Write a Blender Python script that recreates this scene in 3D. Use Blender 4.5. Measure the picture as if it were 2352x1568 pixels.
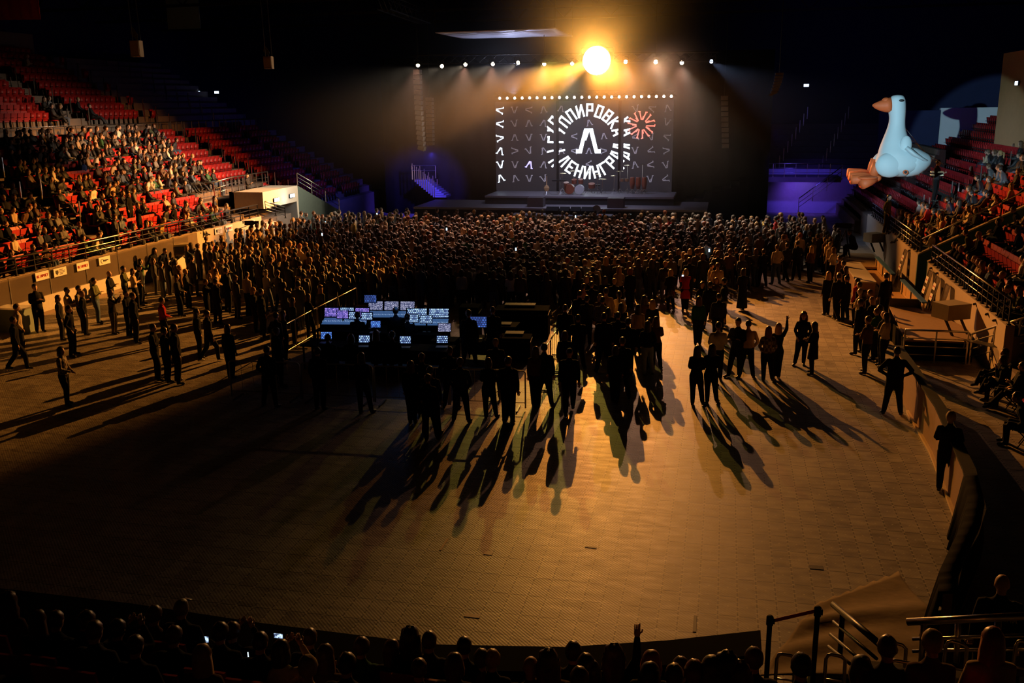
import bpy, bmesh, math, random
import numpy as np
from mathutils import Vector, Matrix
random.seed(7); RNG = random.Random(11)
for o in list(bpy.data.objects): bpy.data.objects.remove(o)
scn = bpy.context.scene
C = scn.collection

# ------------------------------------------------------------------ camera
CAM_H = 8.1
YAW, PITCH, ROLL, FPX = -0.2214278, 0.2465156, -0.0128398, 2167.92
cy, sy = math.cos(YAW), math.sin(YAW)
FW = Vector((sy * math.cos(PITCH), cy * math.cos(PITCH), -math.sin(PITCH)))
_r = Vector((cy, -sy, 0)); _u = _r.cross(FW)
RT = _r * math.cos(ROLL) + _u * math.sin(ROLL)
UP = -_r * math.sin(ROLL) + _u * math.cos(ROLL)
cam = bpy.data.cameras.new('camera'); cam_o = bpy.data.objects.new('camera', cam); C.objects.link(cam_o)
cam.sensor_width = 36.0; cam.lens = FPX / 2352 * 36.0; cam.clip_end = 400; cam.clip_start = 0.05
M3 = Matrix((RT, UP, -FW)).transposed()
cam_o.matrix_world = Matrix.Translation((0, 0, CAM_H)) @ M3.to_4x4()
scn.camera = cam_o
CO = Vector((0, 0, CAM_H))
def at(px, py, X=None, Y=None, Z=None):
    """where a sight line measured on the photograph meets a plane of the hall"""
    d = FW + RT * ((px - 1176) / FPX) - UP * ((py - 784) / FPX)
    if X is not None: t = (X - CO.x) / d.x
    elif Y is not None: t = (Y - CO.y) / d.y
    else: t = (Z - CO.z) / d.z
    return CO + d * t
def proj(x, y, z):
    d = Vector((x, y, z)) - CO; w = d.dot(FW)
    if w <= .1: return (-9999, -9999, w)
    return (1176 + FPX * d.dot(RT) / w, 784 - FPX * d.dot(UP) / w, w)

# ------------------------------------------------------------------ world, exposure
w = bpy.data.worlds.new('dark_hall'); scn.world = w; w.use_nodes = True
w.node_tree.nodes['Background'].inputs[0].default_value = (0.010, 0.012, 0.02, 1)
w.node_tree.nodes['Background'].inputs[1].default_value = 0.02
vs = scn.view_settings
vs.view_transform = 'Standard'; vs.look = 'None'; vs.gamma = 1.0; vs.exposure = 0.0; vs.use_curve_mapping = False
cyc = scn.cycles
cyc.use_denoising = True
cyc.use_adaptive_sampling = True; cyc.adaptive_threshold = 0.03; cyc.volume_step_rate = 2.0; cyc.volume_max_steps = 128
cyc.max_bounces = 4; cyc.diffuse_bounces = 1; cyc.glossy_bounces = 2; cyc.transmission_bounces = 3
cyc.volume_bounces = 0; cyc.transparent_max_bounces = 8
cyc.caustics_reflective = False; cyc.caustics_refractive = False
cyc.sample_clamp_indirect = 4.0

# ------------------------------------------------------------------ lights
def lamp(name, kind, loc, energy, color, target=None, angle=60, blend=.5, size=.15):
    l = bpy.data.lights.new(name, kind); l.energy = energy; l.color = color
    o = bpy.data.objects.new(name, l); C.objects.link(o); o.location = loc
    if kind == 'AREA':
        l.size = size
    else:
        l.shadow_soft_size = size
    if kind == 'SPOT':
        l.spot_size = math.radians(angle); l.spot_blend = blend
    if target is not None:
        o.rotation_euler = (Vector(target) - Vector(loc)).to_track_quat('-Z', 'Y').to_euler()
    return o
KEY = Vector((-7.3, 55.0, 10.4))
ORANGE = (1.0, 0.345, 0.05)
def polar(az, dist, z):
    a = math.radians(az); return (KEY.x + dist * math.sin(a), KEY.y - dist * math.cos(a), z)
K0 = KEY + Vector((0, -.5, 0))
lamp('key_light', 'SPOT', K0, 34000, ORANGE, polar(20, 33, 0), 44, 1.0, .045)
for az, dist, z, en, an in ((33, 24, 0, 17000, 26), (51, 21, .8, 14000, 26), (66, 25, 3.2, 16000, 25)):
    lamp('key_light_right', 'SPOT', K0, en, (1.0, 0.345, 0.05), polar(az, dist, z), an, .75, .045)
for az, dist, z, en, an in ((-25, 34, .3, 52000, 26), (-43, 31, 1.2, 80000, 24), (-61, 27, 1.4, 72000, 20), (-80, 25.5, 2.9, 68000, 27), (-98, 30, 5.0, 9000, 18)):
    lamp('key_light_stand', 'SPOT', K0, en, (1.0, 0.36, 0.05), polar(az, dist, z), an, .7, .045)

BEAMS = [(960,150,.35),(1015,152,.5),(1069,148,.8),(1132,147,1),(1190,144,1),(1250,147,.8),(1314,146,.5),(1437,142,.8),(1506,142,.9),(1566,144,.9),(1634,141,.6)]
BEAM_POS = []
for i, (bx_, by_, s) in enumerate(BEAMS):
    P = at(bx_, by_, Y=57.5); BEAM_POS.append(P)
    if i < 6:   tgt = P + Vector((-11, -3, -4.2 - .35 * i)); col = (1.0, .80, .58)
    elif i == 6: tgt = P + Vector((-1, -3, -8)); col = (1, .8, .6)
    elif i < 10: tgt = P + Vector((3.2 + .5 * (i - 7), -3, -8)); col = (1.0, .76, .55)
    else: tgt = P + Vector((9, 0, -5)); col = (.45, .6, 1.0)
    lamp('beam_light', 'SPOT', P + Vector((0, -.3, -.1)), 3600 * s, col, tgt, 50, .8, .06)
lamp('wing_light_left', 'SPOT', BEAM_POS[5] + Vector((0, -.4, 0)), 5000, (1.0, 0.68, 0.10), (0.4, 22, 0), 36, 1.0, .08)
lamp('wing_light_right', 'SPOT', BEAM_POS[8] + Vector((0, -.4, 0)), 5000, (1.0, 0.48, 0.26), (3.0, 21, 0), 50, 1.0, .08)
lamp('halo_light', 'SPOT', KEY + Vector((0, -.9, 0)), 9000, (1.0, 0.40, 0.055), (-3, 20, 36), 112, .75, .25)  # added spot that lights the haze puff to imitate the lamp's bloom
for px, py, Y in ((314, 112, 40), (617, 144, 44)):
    q = at(px, py, Y=Y); lamp('speaker_fill', 'SPOT', K0, 5200, (1.0, .60, .30), q, 2.6, .6, .05)  # added narrow spots that brighten the two hanging speakers
# front of house wash on the crowd from the stage truss
for k in (0, 2, 3, 5, 7, 9):
    p = BEAM_POS[k]
    lamp('crowd_wash', 'SPOT', p + Vector((0, -.3, -.1)), 4300, (1.0, .49, .32), (p.x + (1.5 if k < 4 else 0), 50.0, 1.5), 64, 1.0, .1)
lamp('stage_wash', 'SPOT', (-9.5, 60, 10), 1600, (.6, .62, 1.0), (-9.5, 64, 1.6), 100, 1.0, .3)
# follow spot on the goose from the gallery beside the camera
lamp('goose_spot', 'SPOT', (-5.0, 0.5, 8.7), 46000, (.55, .86, 1.0), (6.75, 38, 6.65), 7.8, .2, .06)
# blue washes; the two blue fills are added to tint the dark walls
lamp('blue_wash_vomitory', 'SPOT', (5.0, 71.2, 2.3), 110, (.20, .08, 1.0), (6.0, 73.2, 1.2), 140, .8, .1)
lamp('blue_rail_wash', 'SPOT', (3.0, 64.0, 6.5), 1600, (.10, .06, 1.0), (5.0, 71, 2.8), 36, .8, .2)
lamp('blue_wash_stage_left', 'SPOT', (-19.0, 61, 5.0), 8000, (.09, .06, 1.0), (-20.9, 66, 3.2), 44, .6, .1)
lamp('blue_wash_far_left', 'SPOT', (-22.0, 62, 5.0), 1100, (.06, .08, 1.0), (-29, 66, 3), 70, 1, .3)
lamp('blue_fill_left', 'SPOT', (-24, 60, 9.0), 120, (.05, .12, 1.0), (-44, 72, 10), 110, 1.0, 1.0)
lamp('blue_fill_right', 'SPOT', (6, 64, 9.5), 260, (.05, .10, 1.0), (14, 83, 11), 110, 1.0, 1.0)

# ------------------------------------------------------------------ materials
MATS = {}
def mat(name, col, rough=.7, metal=0., em=None, es=0., noise=.12, scale=8., bump=0., spec=.5):
    if name in MATS: return MATS[name]
    m = bpy.data.materials.new(name); m.use_nodes = True; nt = m.node_tree; N = nt.nodes; L = nt.links
    b = N['Principled BSDF']
    b.inputs['Roughness'].default_value = rough; b.inputs['Metallic'].default_value = metal
    b.inputs['Specular IOR Level'].default_value = spec
    tc = N.new('ShaderNodeTexCoord'); nz = N.new('ShaderNodeTexNoise'); nz.inputs['Scale'].default_value = scale
    L.new(tc.outputs['Object'], nz.inputs['Vector'])
    mx = N.new('ShaderNodeMix'); mx.data_type = 'RGBA'
    c = Vector(col[:3])
    mx.inputs[6].default_value = (*(c * (1 - noise)), 1); mx.inputs[7].default_value = (*[min(1, v) for v in (c * (1 + noise))], 1)
    L.new(nz.outputs['Fac'], mx.inputs[0]); L.new(mx.outputs[2], b.inputs['Base Color'])
    if bump:
        bp = N.new('ShaderNodeBump'); bp.inputs['Strength'].default_value = bump; bp.inputs['Distance'].default_value = .02
        L.new(nz.outputs['Fac'], bp.inputs['Height']); L.new(bp.outputs['Normal'], b.inputs['Normal'])
    if em: b.inputs['Emission Color'].default_value = (*em, 1); b.inputs['Emission Strength'].default_value = es
    MATS[name] = m; return m
def quiet(m):
    m.cycles.emission_sampling = 'NONE'; return m
CONC = mat('concrete', (.30, .27, .23), .85, noise=.2, scale=3, bump=.2)
WALLB = mat('beige_wall', (.50, .40, .29), .8, noise=.08, scale=4)
DARK = mat('black_paint', (.012, .012, .014), .7, spec=.08)
DARKC = mat('dark_cloth', (.010, .010, .011), .95, noise=.3, scale=3, bump=.5, spec=.05)
CHROME = mat('brushed_steel', (.55, .53, .50), .28, 1.0, noise=.08)
BLKMET = mat('black_metal', (.03, .03, .03), .4, .8)
RED = mat('red_seat_plastic', (.42, .014, .012), .5, noise=.15)
NAVY = mat('navy_wall', (.012, .02, .08), .8, noise=.15, scale=1.2)
PLEX = mat('clear_board', (.35, .33, .30), .2, noise=.05); 
WHITEB = mat('white_board', (.62, .58, .55), .5)
SIGNW = mat('sign_white', (.85, .8, .78), .6)
SIGNR = mat('sign_red', (.55, .02, .02), .6)
SIGNK = mat('sign_black', (.02, .02, .02), .6)
WOOD = mat('pale_wood', (.58, .36, .16), .5, noise=.2, scale=5)
BLUEP = mat('blue_paint', (.05, .16, .42), .5)
SKIN = mat('skin', (.55, .33, .23), .55, noise=.05)
EYE = mat('eye', (.03, .02, .02), .3)
SHOE = mat('shoe_dark', (.03, .028, .026), .5)
SHOEW = mat('shoe_white', (.7, .68, .64), .5)

# ------------------------------------------------------------------ mesh helpers
class MB:
    def __init__(s): s.v = []; s.f = []; s.m = []
    def add(s, vs, fs, mi=0):
        n = len(s.v); s.v += [tuple(v) for v in vs]; s.f += [tuple(i + n for i in f) for f in fs]; s.m += [mi] * len(fs); return s
    def box(s, c, d, rz=0., mi=0, mtx=None):
        hx, hy, hz = d[0] / 2, d[1] / 2, d[2] / 2
        P = [Vector((x, y, z)) for z in (-hz, hz) for x, y in ((-hx, -hy), (hx, -hy), (hx, hy), (-hx, hy))]
        R = mtx if mtx is not None else Matrix.Rotation(rz, 3, 'Z')
        return s.add([R @ p + Vector(c) for p in P], [(3, 2, 1, 0), (4, 5, 6, 7), (0, 1, 5, 4), (1, 2, 6, 5), (2, 3, 7, 6), (3, 0, 4, 7)], mi)
    def bb(s, a, b, mi=0):
        a, b = Vector(a), Vector(b); return s.box((a + b) / 2, [abs(v) for v in (b - a)], mi=mi)
    def bar(s, a, b, w, h=None, mi=0):
        a, b = Vector(a), Vector(b); d = b - a; L = d.length
        if L < 1e-6: return s
        q = d.to_track_quat('Y', 'Z').to_matrix()
        return s.box((a + b) / 2, (w, L, h or w), mi=mi, mtx=q)
    def tube(s, pts, r, n=6, mi=0, cap=True, flat=1.0):
        pts = [Vector(p) for p in pts]; k = len(pts)
        rs = list(r) if hasattr(r, '__len__') else [r] * k
        vs, fs = [], []; prev = None
        for i, p in enumerate(pts):
            t = (pts[min(i + 1, k - 1)] - pts[max(i - 1, 0)])
            t = t.normalized() if t.length > 1e-9 else Vector((0, 0, 1))
            if prev is None:
                a = Vector((0, 0, 1)) if abs(t.z) < .9 else Vector((0, 1, 0)); u = t.cross(a).normalized()
            else:
                u = prev - t * prev.dot(t); u = u.normalized() if u.length > 1e-6 else t.orthogonal().normalized()
            prev = u; v = t.cross(u)
            for j in range(n):
                th = 2 * math.pi * j / n; vs.append(p + (u * math.cos(th) + v * math.sin(th) * flat) * rs[i])
        for i in range(k - 1):
            for j in range(n):
                fs.append((i * n + j, i * n + (j + 1) % n, (i + 1) * n + (j + 1) % n, (i + 1) * n + j))
        if cap: fs.append(tuple(reversed(range(n)))); fs.append(tuple(range((k - 1) * n, k * n)))
        return s.add(vs, fs, mi)
    def loft(s, secs, n=12, mi=0):
        """closed stack of ellipses: (cx, cy, z, rx, ry)"""
        vs, fs = [], []
        for (cx, cy_, z, rx, ry) in secs:
            for j in range(n):
                th = 2 * math.pi * j / n; vs.append((cx + rx * math.cos(th), cy_ + ry * math.sin(th), z))
        k = len(secs)
        for i in range(k - 1):
            for j in range(n): fs.append((i * n + j, i * n + (j + 1) % n, (i + 1) * n + (j + 1) % n, (i + 1) * n + j))
        fs.append(tuple(reversed(range(n)))); fs.append(tuple(range((k - 1) * n, k * n)))
        return s.add(vs, fs, mi)
    def ball(s, c, r, n=10, m=7, mi=0, cut=None):
        r = (r, r, r) if not hasattr(r, '__len__') else r
        vs = [Vector((0, 0, 1))]
        for i in range(1, m):
            ph = math.pi * i / m
            for j in range(n):
                th = 2 * math.pi * j / n; vs.append(Vector((math.sin(ph) * math.cos(th), math.sin(ph) * math.sin(th), math.cos(ph))))
        vs.append(Vector((0, 0, -1))); fs = []
        for j in range(n): fs.append((0, 1 + j, 1 + (j + 1) % n))
        for i in range(m - 2):
            for j in range(n): a = 1 + i * n + j; b = 1 + i * n + (j + 1) % n; fs.append((a, a + n, b + n, b))
        e = len(vs) - 1; o = 1 + (m - 2) * n
        for j in range(n): fs.append((o + (j + 1) % n, o + j, e))
        if cut: fs = [f for f in fs if not cut(sum((vs[i] for i in f), Vector()) / len(f))]
        return s.add([Vector((v.x * r[0], v.y * r[1], v.z * r[2])) + Vector(c) for v in vs], fs, mi)
    def poly(s, pts, ext, mi=0):
        """polygon (3-D points) pushed along ext"""
        pts = [Vector(p) for p in pts]; n = len(pts); e = Vector(ext)
        return s.add(pts + [p + e for p in pts], [tuple(range(n)), tuple(reversed(range(n, 2 * n)))] + [(i, i + n, (i + 1) % n + n, (i + 1) % n) for i in range(n)], mi)
    def mesh(s, name, mats, smooth=False):
        me = bpy.data.meshes.new(name); me.from_pydata([tuple(v) for v in s.v], [], s.f)
        for m in (mats if isinstance(mats, (list, tuple)) else [mats]): me.materials.append(m)
        if any(s.m): me.polygons.foreach_set('material_index', s.m)
        if smooth: me.polygons.foreach_set('use_smooth', [True] * len(me.polygons))
        bm = bmesh.new(); bm.from_mesh(me); bmesh.ops.recalc_face_normals(bm, faces=bm.faces); bm.to_mesh(me); bm.free()
        me.update(); return me
    def obj(s, name, mats, parent=None, smooth=False, loc=None, rz=None):
        o = bpy.data.objects.new(name, s.mesh(name, mats, smooth)); C.objects.link(o)
        if parent is not None: o.parent = parent
        if loc is not None: o.location = loc
        if rz is not None: o.rotation_euler.z = rz
        return o
def tag(o, label, cat, group=None, kind=None):
    o['label'] = label; o['category'] = cat
    if group: o['group'] = group
    if kind: o['kind'] = kind
    return o
def thing(name, label, cat, loc=(0, 0, 0), rz=0, group=None):
    o = bpy.data.objects.new(name, None); C.objects.link(o); o.location = loc; o.rotation_euler.z = rz
    o.empty_display_size = .2
    return tag(o, label, cat, group)
def struct(name, mb, m, smooth=False):
    o = mb.obj(name, m, smooth=smooth); o['kind'] = 'structure'; return o
def dup(root, loc, rz, label, group=None):
    r = root.copy(); C.objects.link(r); r.location = loc; r.rotation_euler.z = rz; r['label'] = label
    if group: r['group'] = group
    for ch in list(root.children):
        c = ch.copy(); C.objects.link(c); c.parent = r
        for g in ch.children:
            d = g.copy(); C.objects.link(d); d.parent = c
    return r
ORD = ['first', 'second', 'third', 'fourth', 'fifth', 'sixth', 'seventh', 'eighth', 'ninth', 'tenth', 'eleventh', 'twelfth', 'thirteenth', 'fourteenth', 'fifteenth', 'sixteenth', 'seventeenth', 'eighteenth', 'nineteenth', 'twentieth', 'twenty-first', 'twenty-second', 'twenty-third', 'twenty-fourth', 'twenty-fifth', 'twenty-sixth', 'twenty-seventh', 'twenty-eighth', 'twenty-ninth', 'thirtieth']
def ordn(i):
    if i < 30: return ORD[i]
    t = {3: 'thirty', 4: 'forty', 5: 'fifty', 6: 'sixty', 7: 'seventy', 8: 'eighty'}[(i + 1) // 10]; u = (i + 1) % 10
    return (t[:-1] + 'ieth') if u == 0 else t + '-' + ORD[u - 1]

# ------------------------------------------------------------------ stroke lettering
T_ = {
 'Г': [(0,0,0,2),(0,2,1,2)], 'Р': [(0,0,0,2),(0,2,1,2),(1,2,1,.9),(0,.9,1,.9)], 'У': [(0,2,.55,.8),(1,2,.3,0)],
 'П': [(0,0,0,2),(1,0,1,2),(0,2,1,2)], 'И': [(0,0,0,2),(1,0,1,2),(0,0,1,2)], 'О': [(0,0,0,2),(1,0,1,2),(0,2,1,2),(0,0,1,0)],
 'В': [(0,0,0,2),(1,0,1,2),(0,2,1,2),(0,0,1,0),(0,1.05,1,1.05)], 'К': [(0,0,0,2),(0,1,1,2),(.2,1.1,1,0)],
 'А': [(0,0,.3,2),(.3,2,.7,2),(.7,2,1,0),(.15,.6,.85,.6)], 'Л': [(0,0,.3,2),(.3,2,.7,2),(.7,2,1,0)],
 'Е': [(0,0,0,2),(0,2,1,2),(0,1,.8,1),(0,0,1,0)], 'Н': [(0,0,0,2),(1,0,1,2),(0,1,1,1)], 'Д': [(.1,.2,.3,2),(.3,2,.7,2),(.7,2,.9,.2),(0,.2,1,.2),(0,.2,0,-.2),(1,.2,1,-.2)],
 'Х': [(0,0,1,2),(0,2,1,0)], 'L': [(0,0,0,2),(0,0,1,0)], 'I': [(.5,0,.5,2)], 'M': [(0,0,0,2),(1,0,1,2),(0,2,.5,.9),(.5,.9,1,2)],
 'T': [(0,2,1,2),(.5,0,.5,2)]}
T_['O'] = T_['О']; T_['P'] = T_['Р']; T_['B'] = T_['В']; T_['E'] = T_['Е']
def strokes(ch, w, h, t):
    """quads of a letter in a box w x h centred on 0,0"""
    out = []
    for (x0, y0, x1, y1) in T_[ch]:
        a = Vector(((x0 - .5) * (w - t), (y0 / 2 - .5) * (h - t))); b = Vector(((x1 - .5) * (w - t), (y1 / 2 - .5) * (h - t)))
        d = (b - a).normalized(); n = Vector((-d.y, d.x)) * t / 2; e = d * t / 2 * .98
        out.append([a - e - n, b + e - n, b + e + n, a - e + n])
    return out
def clip_poly(P, x0, x1):
    for s, X in ((1, x0), (-1, x1)):
        Q = []
        for i in range(len(P)):
            a, b = P[i], P[(i + 1) % len(P)]; da, db = s * (a.x - X), s * (b.x - X)
            if da >= 0: Q.append(a)
            if da * db < 0: Q.append(a + (b - a) * (da / (da - db)))
        P = Q
        if len(P) < 3: return []
    return P
HAZE = 0.012
# ------------------------------------------------------------------ people
def V(*a): return Vector(a)
ARMS = {   # elbow, wrist for the right side (x mirrored for the left)
 'down':   [((.245, -.02, 1.13), (.25, .06, .88))] * 2,
 'pocket': [((.29, -.07, 1.15), (.19, .07, .95))] * 2,
 'front':  [((.25, .04, 1.13), (.05, .25, 1.03))] * 2,
 'cross':  [((.26, .08, 1.15), (-.08, .21, 1.20)), ((.26, .07, 1.14), (-.09, .24, 1.16))],
 'hips':   [((.40, -.08, 1.18), (.20, .05, 1.02))] * 2,
 'phone':  [((.20, .24, 1.26), (.06, .36, 1.48)), ((.2, .22, 1.24), (.06, .36, 1.46))],
 'raise':  [((.30, .06, 1.60), (.30, .08, 1.88)), ((.245, 0, 1.13), (.2, .15, .98))],
 'read':   [((.24, .05, 1.12), (.07, .28, 1.22))] * 2,
 'clap':   [((.25, .12, 1.16), (.045, .32, 1.24))] * 2,
 'lap':    [((.24, .08, 1.14), (.12, .30, 1.02))] * 2,
 'chin':   [((.20, .20, 1.14), (.05, .20, 1.42)), ((.24, .1, 1.13), (-.04, .24, 1.14))],
 'record': [((.28, .24, 1.34), (.10, .36, 1.54))] * 2,
}
LEGS = {
 'stand': [((.10, .02, .50), (.105, -.03, .085), .02), ((.10, .02, .50), (.105, -.03, .085), .02)],
 'close': [((.085, .02, .50), (.075, -.02, .085), .01), ((.085, .03, .50), (.07, .0, .085), .01)],
 'apart': [((.14, .02, .50), (.20, -.03, .085), .05), ((.14, .02, .50), (.20, -.03, .085), .05)],
 'walk':  [((.10, .22, .52), (.10, .24, .10), 0), ((.10, -.05, .50), (.10, -.34, .13), 0)],
 'shift': [((.13, .10, .50), (.19, .10, .085), .06), ((.09, 0, .50), (.08, -.03, .085), .01)],
 'sit':   [((.12, .44, .97), (.13, .46, .55), .01), ((.12, .44, .97), (.13, .42, .55), .01)],
 'sitx':  [((.02, .46, 1.06), (-.12, .60, .72), 0), ((.12, .44, .97), (.13, .42, .55), .01)],
 'sitout':[((.14, .44, .97), (.16, .70, .58), .01), ((.10, .44, .97), (.10, .74, .58), .01)],
}
def hand(mb, wr, d, side, mi=0, curl=.5, sign=False):
    """palm, four fingers of different lengths and a thumb from the side of the palm"""
    d = d.normalized(); a = V(1, 0, 0) * side
    up = d.cross(a); up = up.normalized() if up.length > .1 else V(0, 0, 1)
    a = up.cross(d).normalized(); p = wr + d * .045
    mb.tube([wr - d * .01, wr + d * .03, wr + d * .085], [.026, .036, .034], 8, mi, flat=.55)
    for k, L in enumerate((.068, .078, .073, .056)):
        b = wr + d * .085 + a * (.026 - .0175 * k)
        c = curl * 2.2 if sign and k in (1, 2) else (0.02 if sign else curl)
        m1 = b + (d * math.cos(c * .5) + up * math.sin(c * .5)) * L * .5
        m2 = m1 + (d * math.cos(c * 1.4) + up * math.sin(c * 1.4)) * L * .5
        mb.tube([b - d * .01, m1, m2], [.0095, .009, .007], 5, mi)
    t0 = wr + d * .035 + a * .03; mb.tube([t0 - a * .01, t0 + (a * .7 + d * .7) * .03, t0 + (a * .45 + d * .9) * .058], [.012, .010, .008], 5, mi)
LOWT = {}
PROTO = {}
def build_proto(key, arms='down', legs='stand', female=False, lean=0., fat=1.0, short=False, sign=False, turn=0.):
    sw = .152 if female else .180
    hipw = 1.05 if female else 1.0
    sit = legs.startswith('sit'); dz = -.47 if sit else 0.
    segs = []   # (a, b, r, region) for colouring
    body = MB()
    piv = V(0, 0, .93); Rl = Matrix.Rotation(math.radians(-lean), 3, 'X')
    def T(p): return Rl @ (Vector(p) - piv) + piv
    wst = .125 if female else .155
    secs = [(.79, .06, .06), (.84, .145 * hipw, .10), (.92, .190 * hipw * fat, .138 * fat), (1.02, (wst + .040) * fat, .130 * fat), (1.10, (wst + .022) * fat, .122 * fat), (1.20, (wst + .034) * fat, .132 * fat),
            (1.30, .178 if female else .205, .140), (1.38, sw + .012, .128), (1.435, sw - .03, .100), (1.475, .082, .075), (1.52, .055, .058), (1.58, .052, .056)]
    n0 = len(body.v); body.loft([(0, 0, z, rx, ry) for z, rx, ry in secs], 14)
    body.v[n0:] = [tuple(T(v)) for v in body.v[n0:]]
    segs += [(T((0, 0, .96)), T((0, 0, 1.40)), .15, 1)]
    segs += [(T((0, 0, .84)), T((0, 0, .90)), .16, 2)]
    HC_ = T((0, .025, 1.645)); Rh = Matrix.Rotation(math.radians(-lean * .3), 3, 'X') @ Matrix.Rotation(math.radians(turn), 3, 'Z')
    n0 = len(body.v)
    body.ball((0, 0, .018), (.082, .098, .106), 14, 10)
    body.ball((0, .022, -.045), (.058, .070, .072), 12, 8)         # jaw
    body.ball((0, .098, -.020), (.014, .020, .024), 6, 5)          # nose
    body.ball((0, .078, .022), (.055, .018, .012), 8, 5)           # brow
    for s in (-1, 1): body.ball((s * .079, -.005, -.012), (.010, .020, .030), 6, 5)
    body.v[n0:] = [tuple(Rh @ Vector(v) + HC_) for v in body.v[n0:]]
    segs += [(HC_ + V(0, 0, .05), HC_ - V(0, 0, .05), .09, 0), (T((0, 0, 1.49)), HC_ - V(0, 0, .05), .055, 0)]
    hands = []
    for i, s in enumerate((1, -1)):
        e, w_ = ARMS[arms][i]
        k = sw / .180
        sh = T((s * sw, 0, 1.405)); el = T((s * e[0] * k, e[1], e[2])); wr = T((s * w_[0] * k, w_[1], w_[2]))
        body.tube([sh - V(s * .05, 0, -.01), sh, (sh + el) / 2, el], [.06, .074, .064, .054], 9)
        body.tube([el, (el * .65 + wr * .35), wr], [.054, .050, .030 if short else .036], 9)
        segs += [(sh, el, .05, 1), (el, wr, .035, 0 if short else 1)]
        d = (wr - el).normalized(); hands.append((wr, d, s))
    for i, s in enumerate((1, -1)):
        kn, an, spl = LEGS[legs][i]
        hp = V(s * .088 * hipw, 0, .90); kn = V(s * kn[0], kn[1], kn[2]); an = V(s * an[0], an[1], an[2])
        body.tube([hp + V(0, 0, .03), hp, hp.lerp(kn, .5), kn], [.095, .112 * fat, .104 * fat, .084], 10)
        body.tube([kn, kn.lerp(an, .35), an], [.084, .078, .062], 10)
        if legs == 'sitx' and i == 0: toe = an + V(-.12, .14, -.02); heel = an + V(.02, -.05, -.03)
        else: toe = an + V(s * spl, .175, -.05); heel = an + V(0, -.055, -.045)
        body.tube([heel, heel.lerp(toe, .35) + V(0, 0, .018), heel.lerp(toe, .8), toe], [.042, .050, .050, .034], 8, flat=.85)
        body.tube([an + V(0, 0, .03), an + V(0, .01, -.03)], [.038, .04], 8)
        segs += [(hp, kn, .085, 2), (kn, an, .05, 2), (heel, toe, .04, 3), (an + V(0, 0, -.01), an + V(0, 0, -.04), .045, 3)]
    o = body.obj('tmp', SKIN)
    md = o.modifiers.new('r', 'REMESH'); md.mode = 'VOXEL'; md.voxel_size = .0165; md.use_smooth_shade = True
    sm = o.modifiers.new('s', 'SMOOTH'); sm.factor = .5; sm.iterations = 2
    dg = bpy.context.evaluated_depsgraph_get(); dg.update()
    me = bpy.data.meshes.new_from_object(o.evaluated_get(dg))
    # low version for the far crowd
    dc = o.modifiers.new('d', 'DECIMATE'); dc.ratio = .028
    dg.update(); lo = bpy.data.meshes.new_from_object(o.evaluated_get(dg))
    bpy.data.objects.remove(o)
    def regions(m_):
        n = len(m_.polygons); co = np.empty(n * 3); m_.polygons.foreach_get('center', co); co = co.reshape(-1, 3)
        best = np.full(n, 1e9); reg = np.zeros(n, int)
        for a, b, r, g in segs:
            a = np.array(a); b = np.array(b); ab = b - a; t = np.clip(((co - a) @ ab) / (ab @ ab), 0, 1)
            dd = np.linalg.norm(co - a - t[:, None] * ab, axis=1) - r
            k = dd < best; best[k] = dd[k]; reg[k] = g
        return reg
    # final mesh: body + hands + eyes and lips
    bm = bmesh.new(); bm.from_mesh(me)
    fm = regions(me)
    for f, g in zip(bm.faces, fm): f.material_index = int(g); f.smooth = True
    ex = MB()
    for k, (wr, d, s) in enumerate(hands): hand(ex, wr, d, s, 0, .5, sign and k == 0)
    for s in (-1, 1): ex.ball(tuple(Rh @ V(s * .030, .092, .004) + HC_), (.011, .007, .007), 6, 4, 4)
    ex.ball(tuple(Rh @ V(0, .090, -.062) + HC_), (.022, .008, .006), 6, 4, 5)
    n0 = [bm.verts.new(v) for v in ex.v]
    for f, mi in zip(ex.f, ex.m):
        try:
            q = bm.faces.new([n0[i] for i in f]); q.material_index = mi; q.smooth = True
        except ValueError: pass
    bmesh.ops.translate(bm, verts=bm.verts, vec=(0, 0, dz))
    me.materials.clear()
    for m in (SKIN, DARK, DARK, SHOE, EYE, LIP): me.materials.append(m)
    bm.to_mesh(me); bm.free()
    me.name = 'person_' + key
    lr = regions(lo)
    nv = len(lo.vertices); co = np.empty(nv * 3); lo.vertices.foreach_get('co', co); co = co.reshape(-1, 3); co[:, 2] += dz
    lo.calc_loop_triangles(); tri = np.array([t.vertices[:] for t in lo.loop_triangles]); tp = np.array([lr[t.polygon_index] for t in lo.loop_triangles])
    LOWT[key] = (co, tri, tp)
    H = Matrix.Translation(HC_ + V(0, 0, dz)) @ Rh.to_4x4()
    PROTO[key] = (me, H, HC_.z + dz + .125, [(w_ + d * .06 + V(0, 0, dz), d) for w_, d, s in hands])
LIP = mat('lips', (.36, .12, .10), .5)
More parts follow.
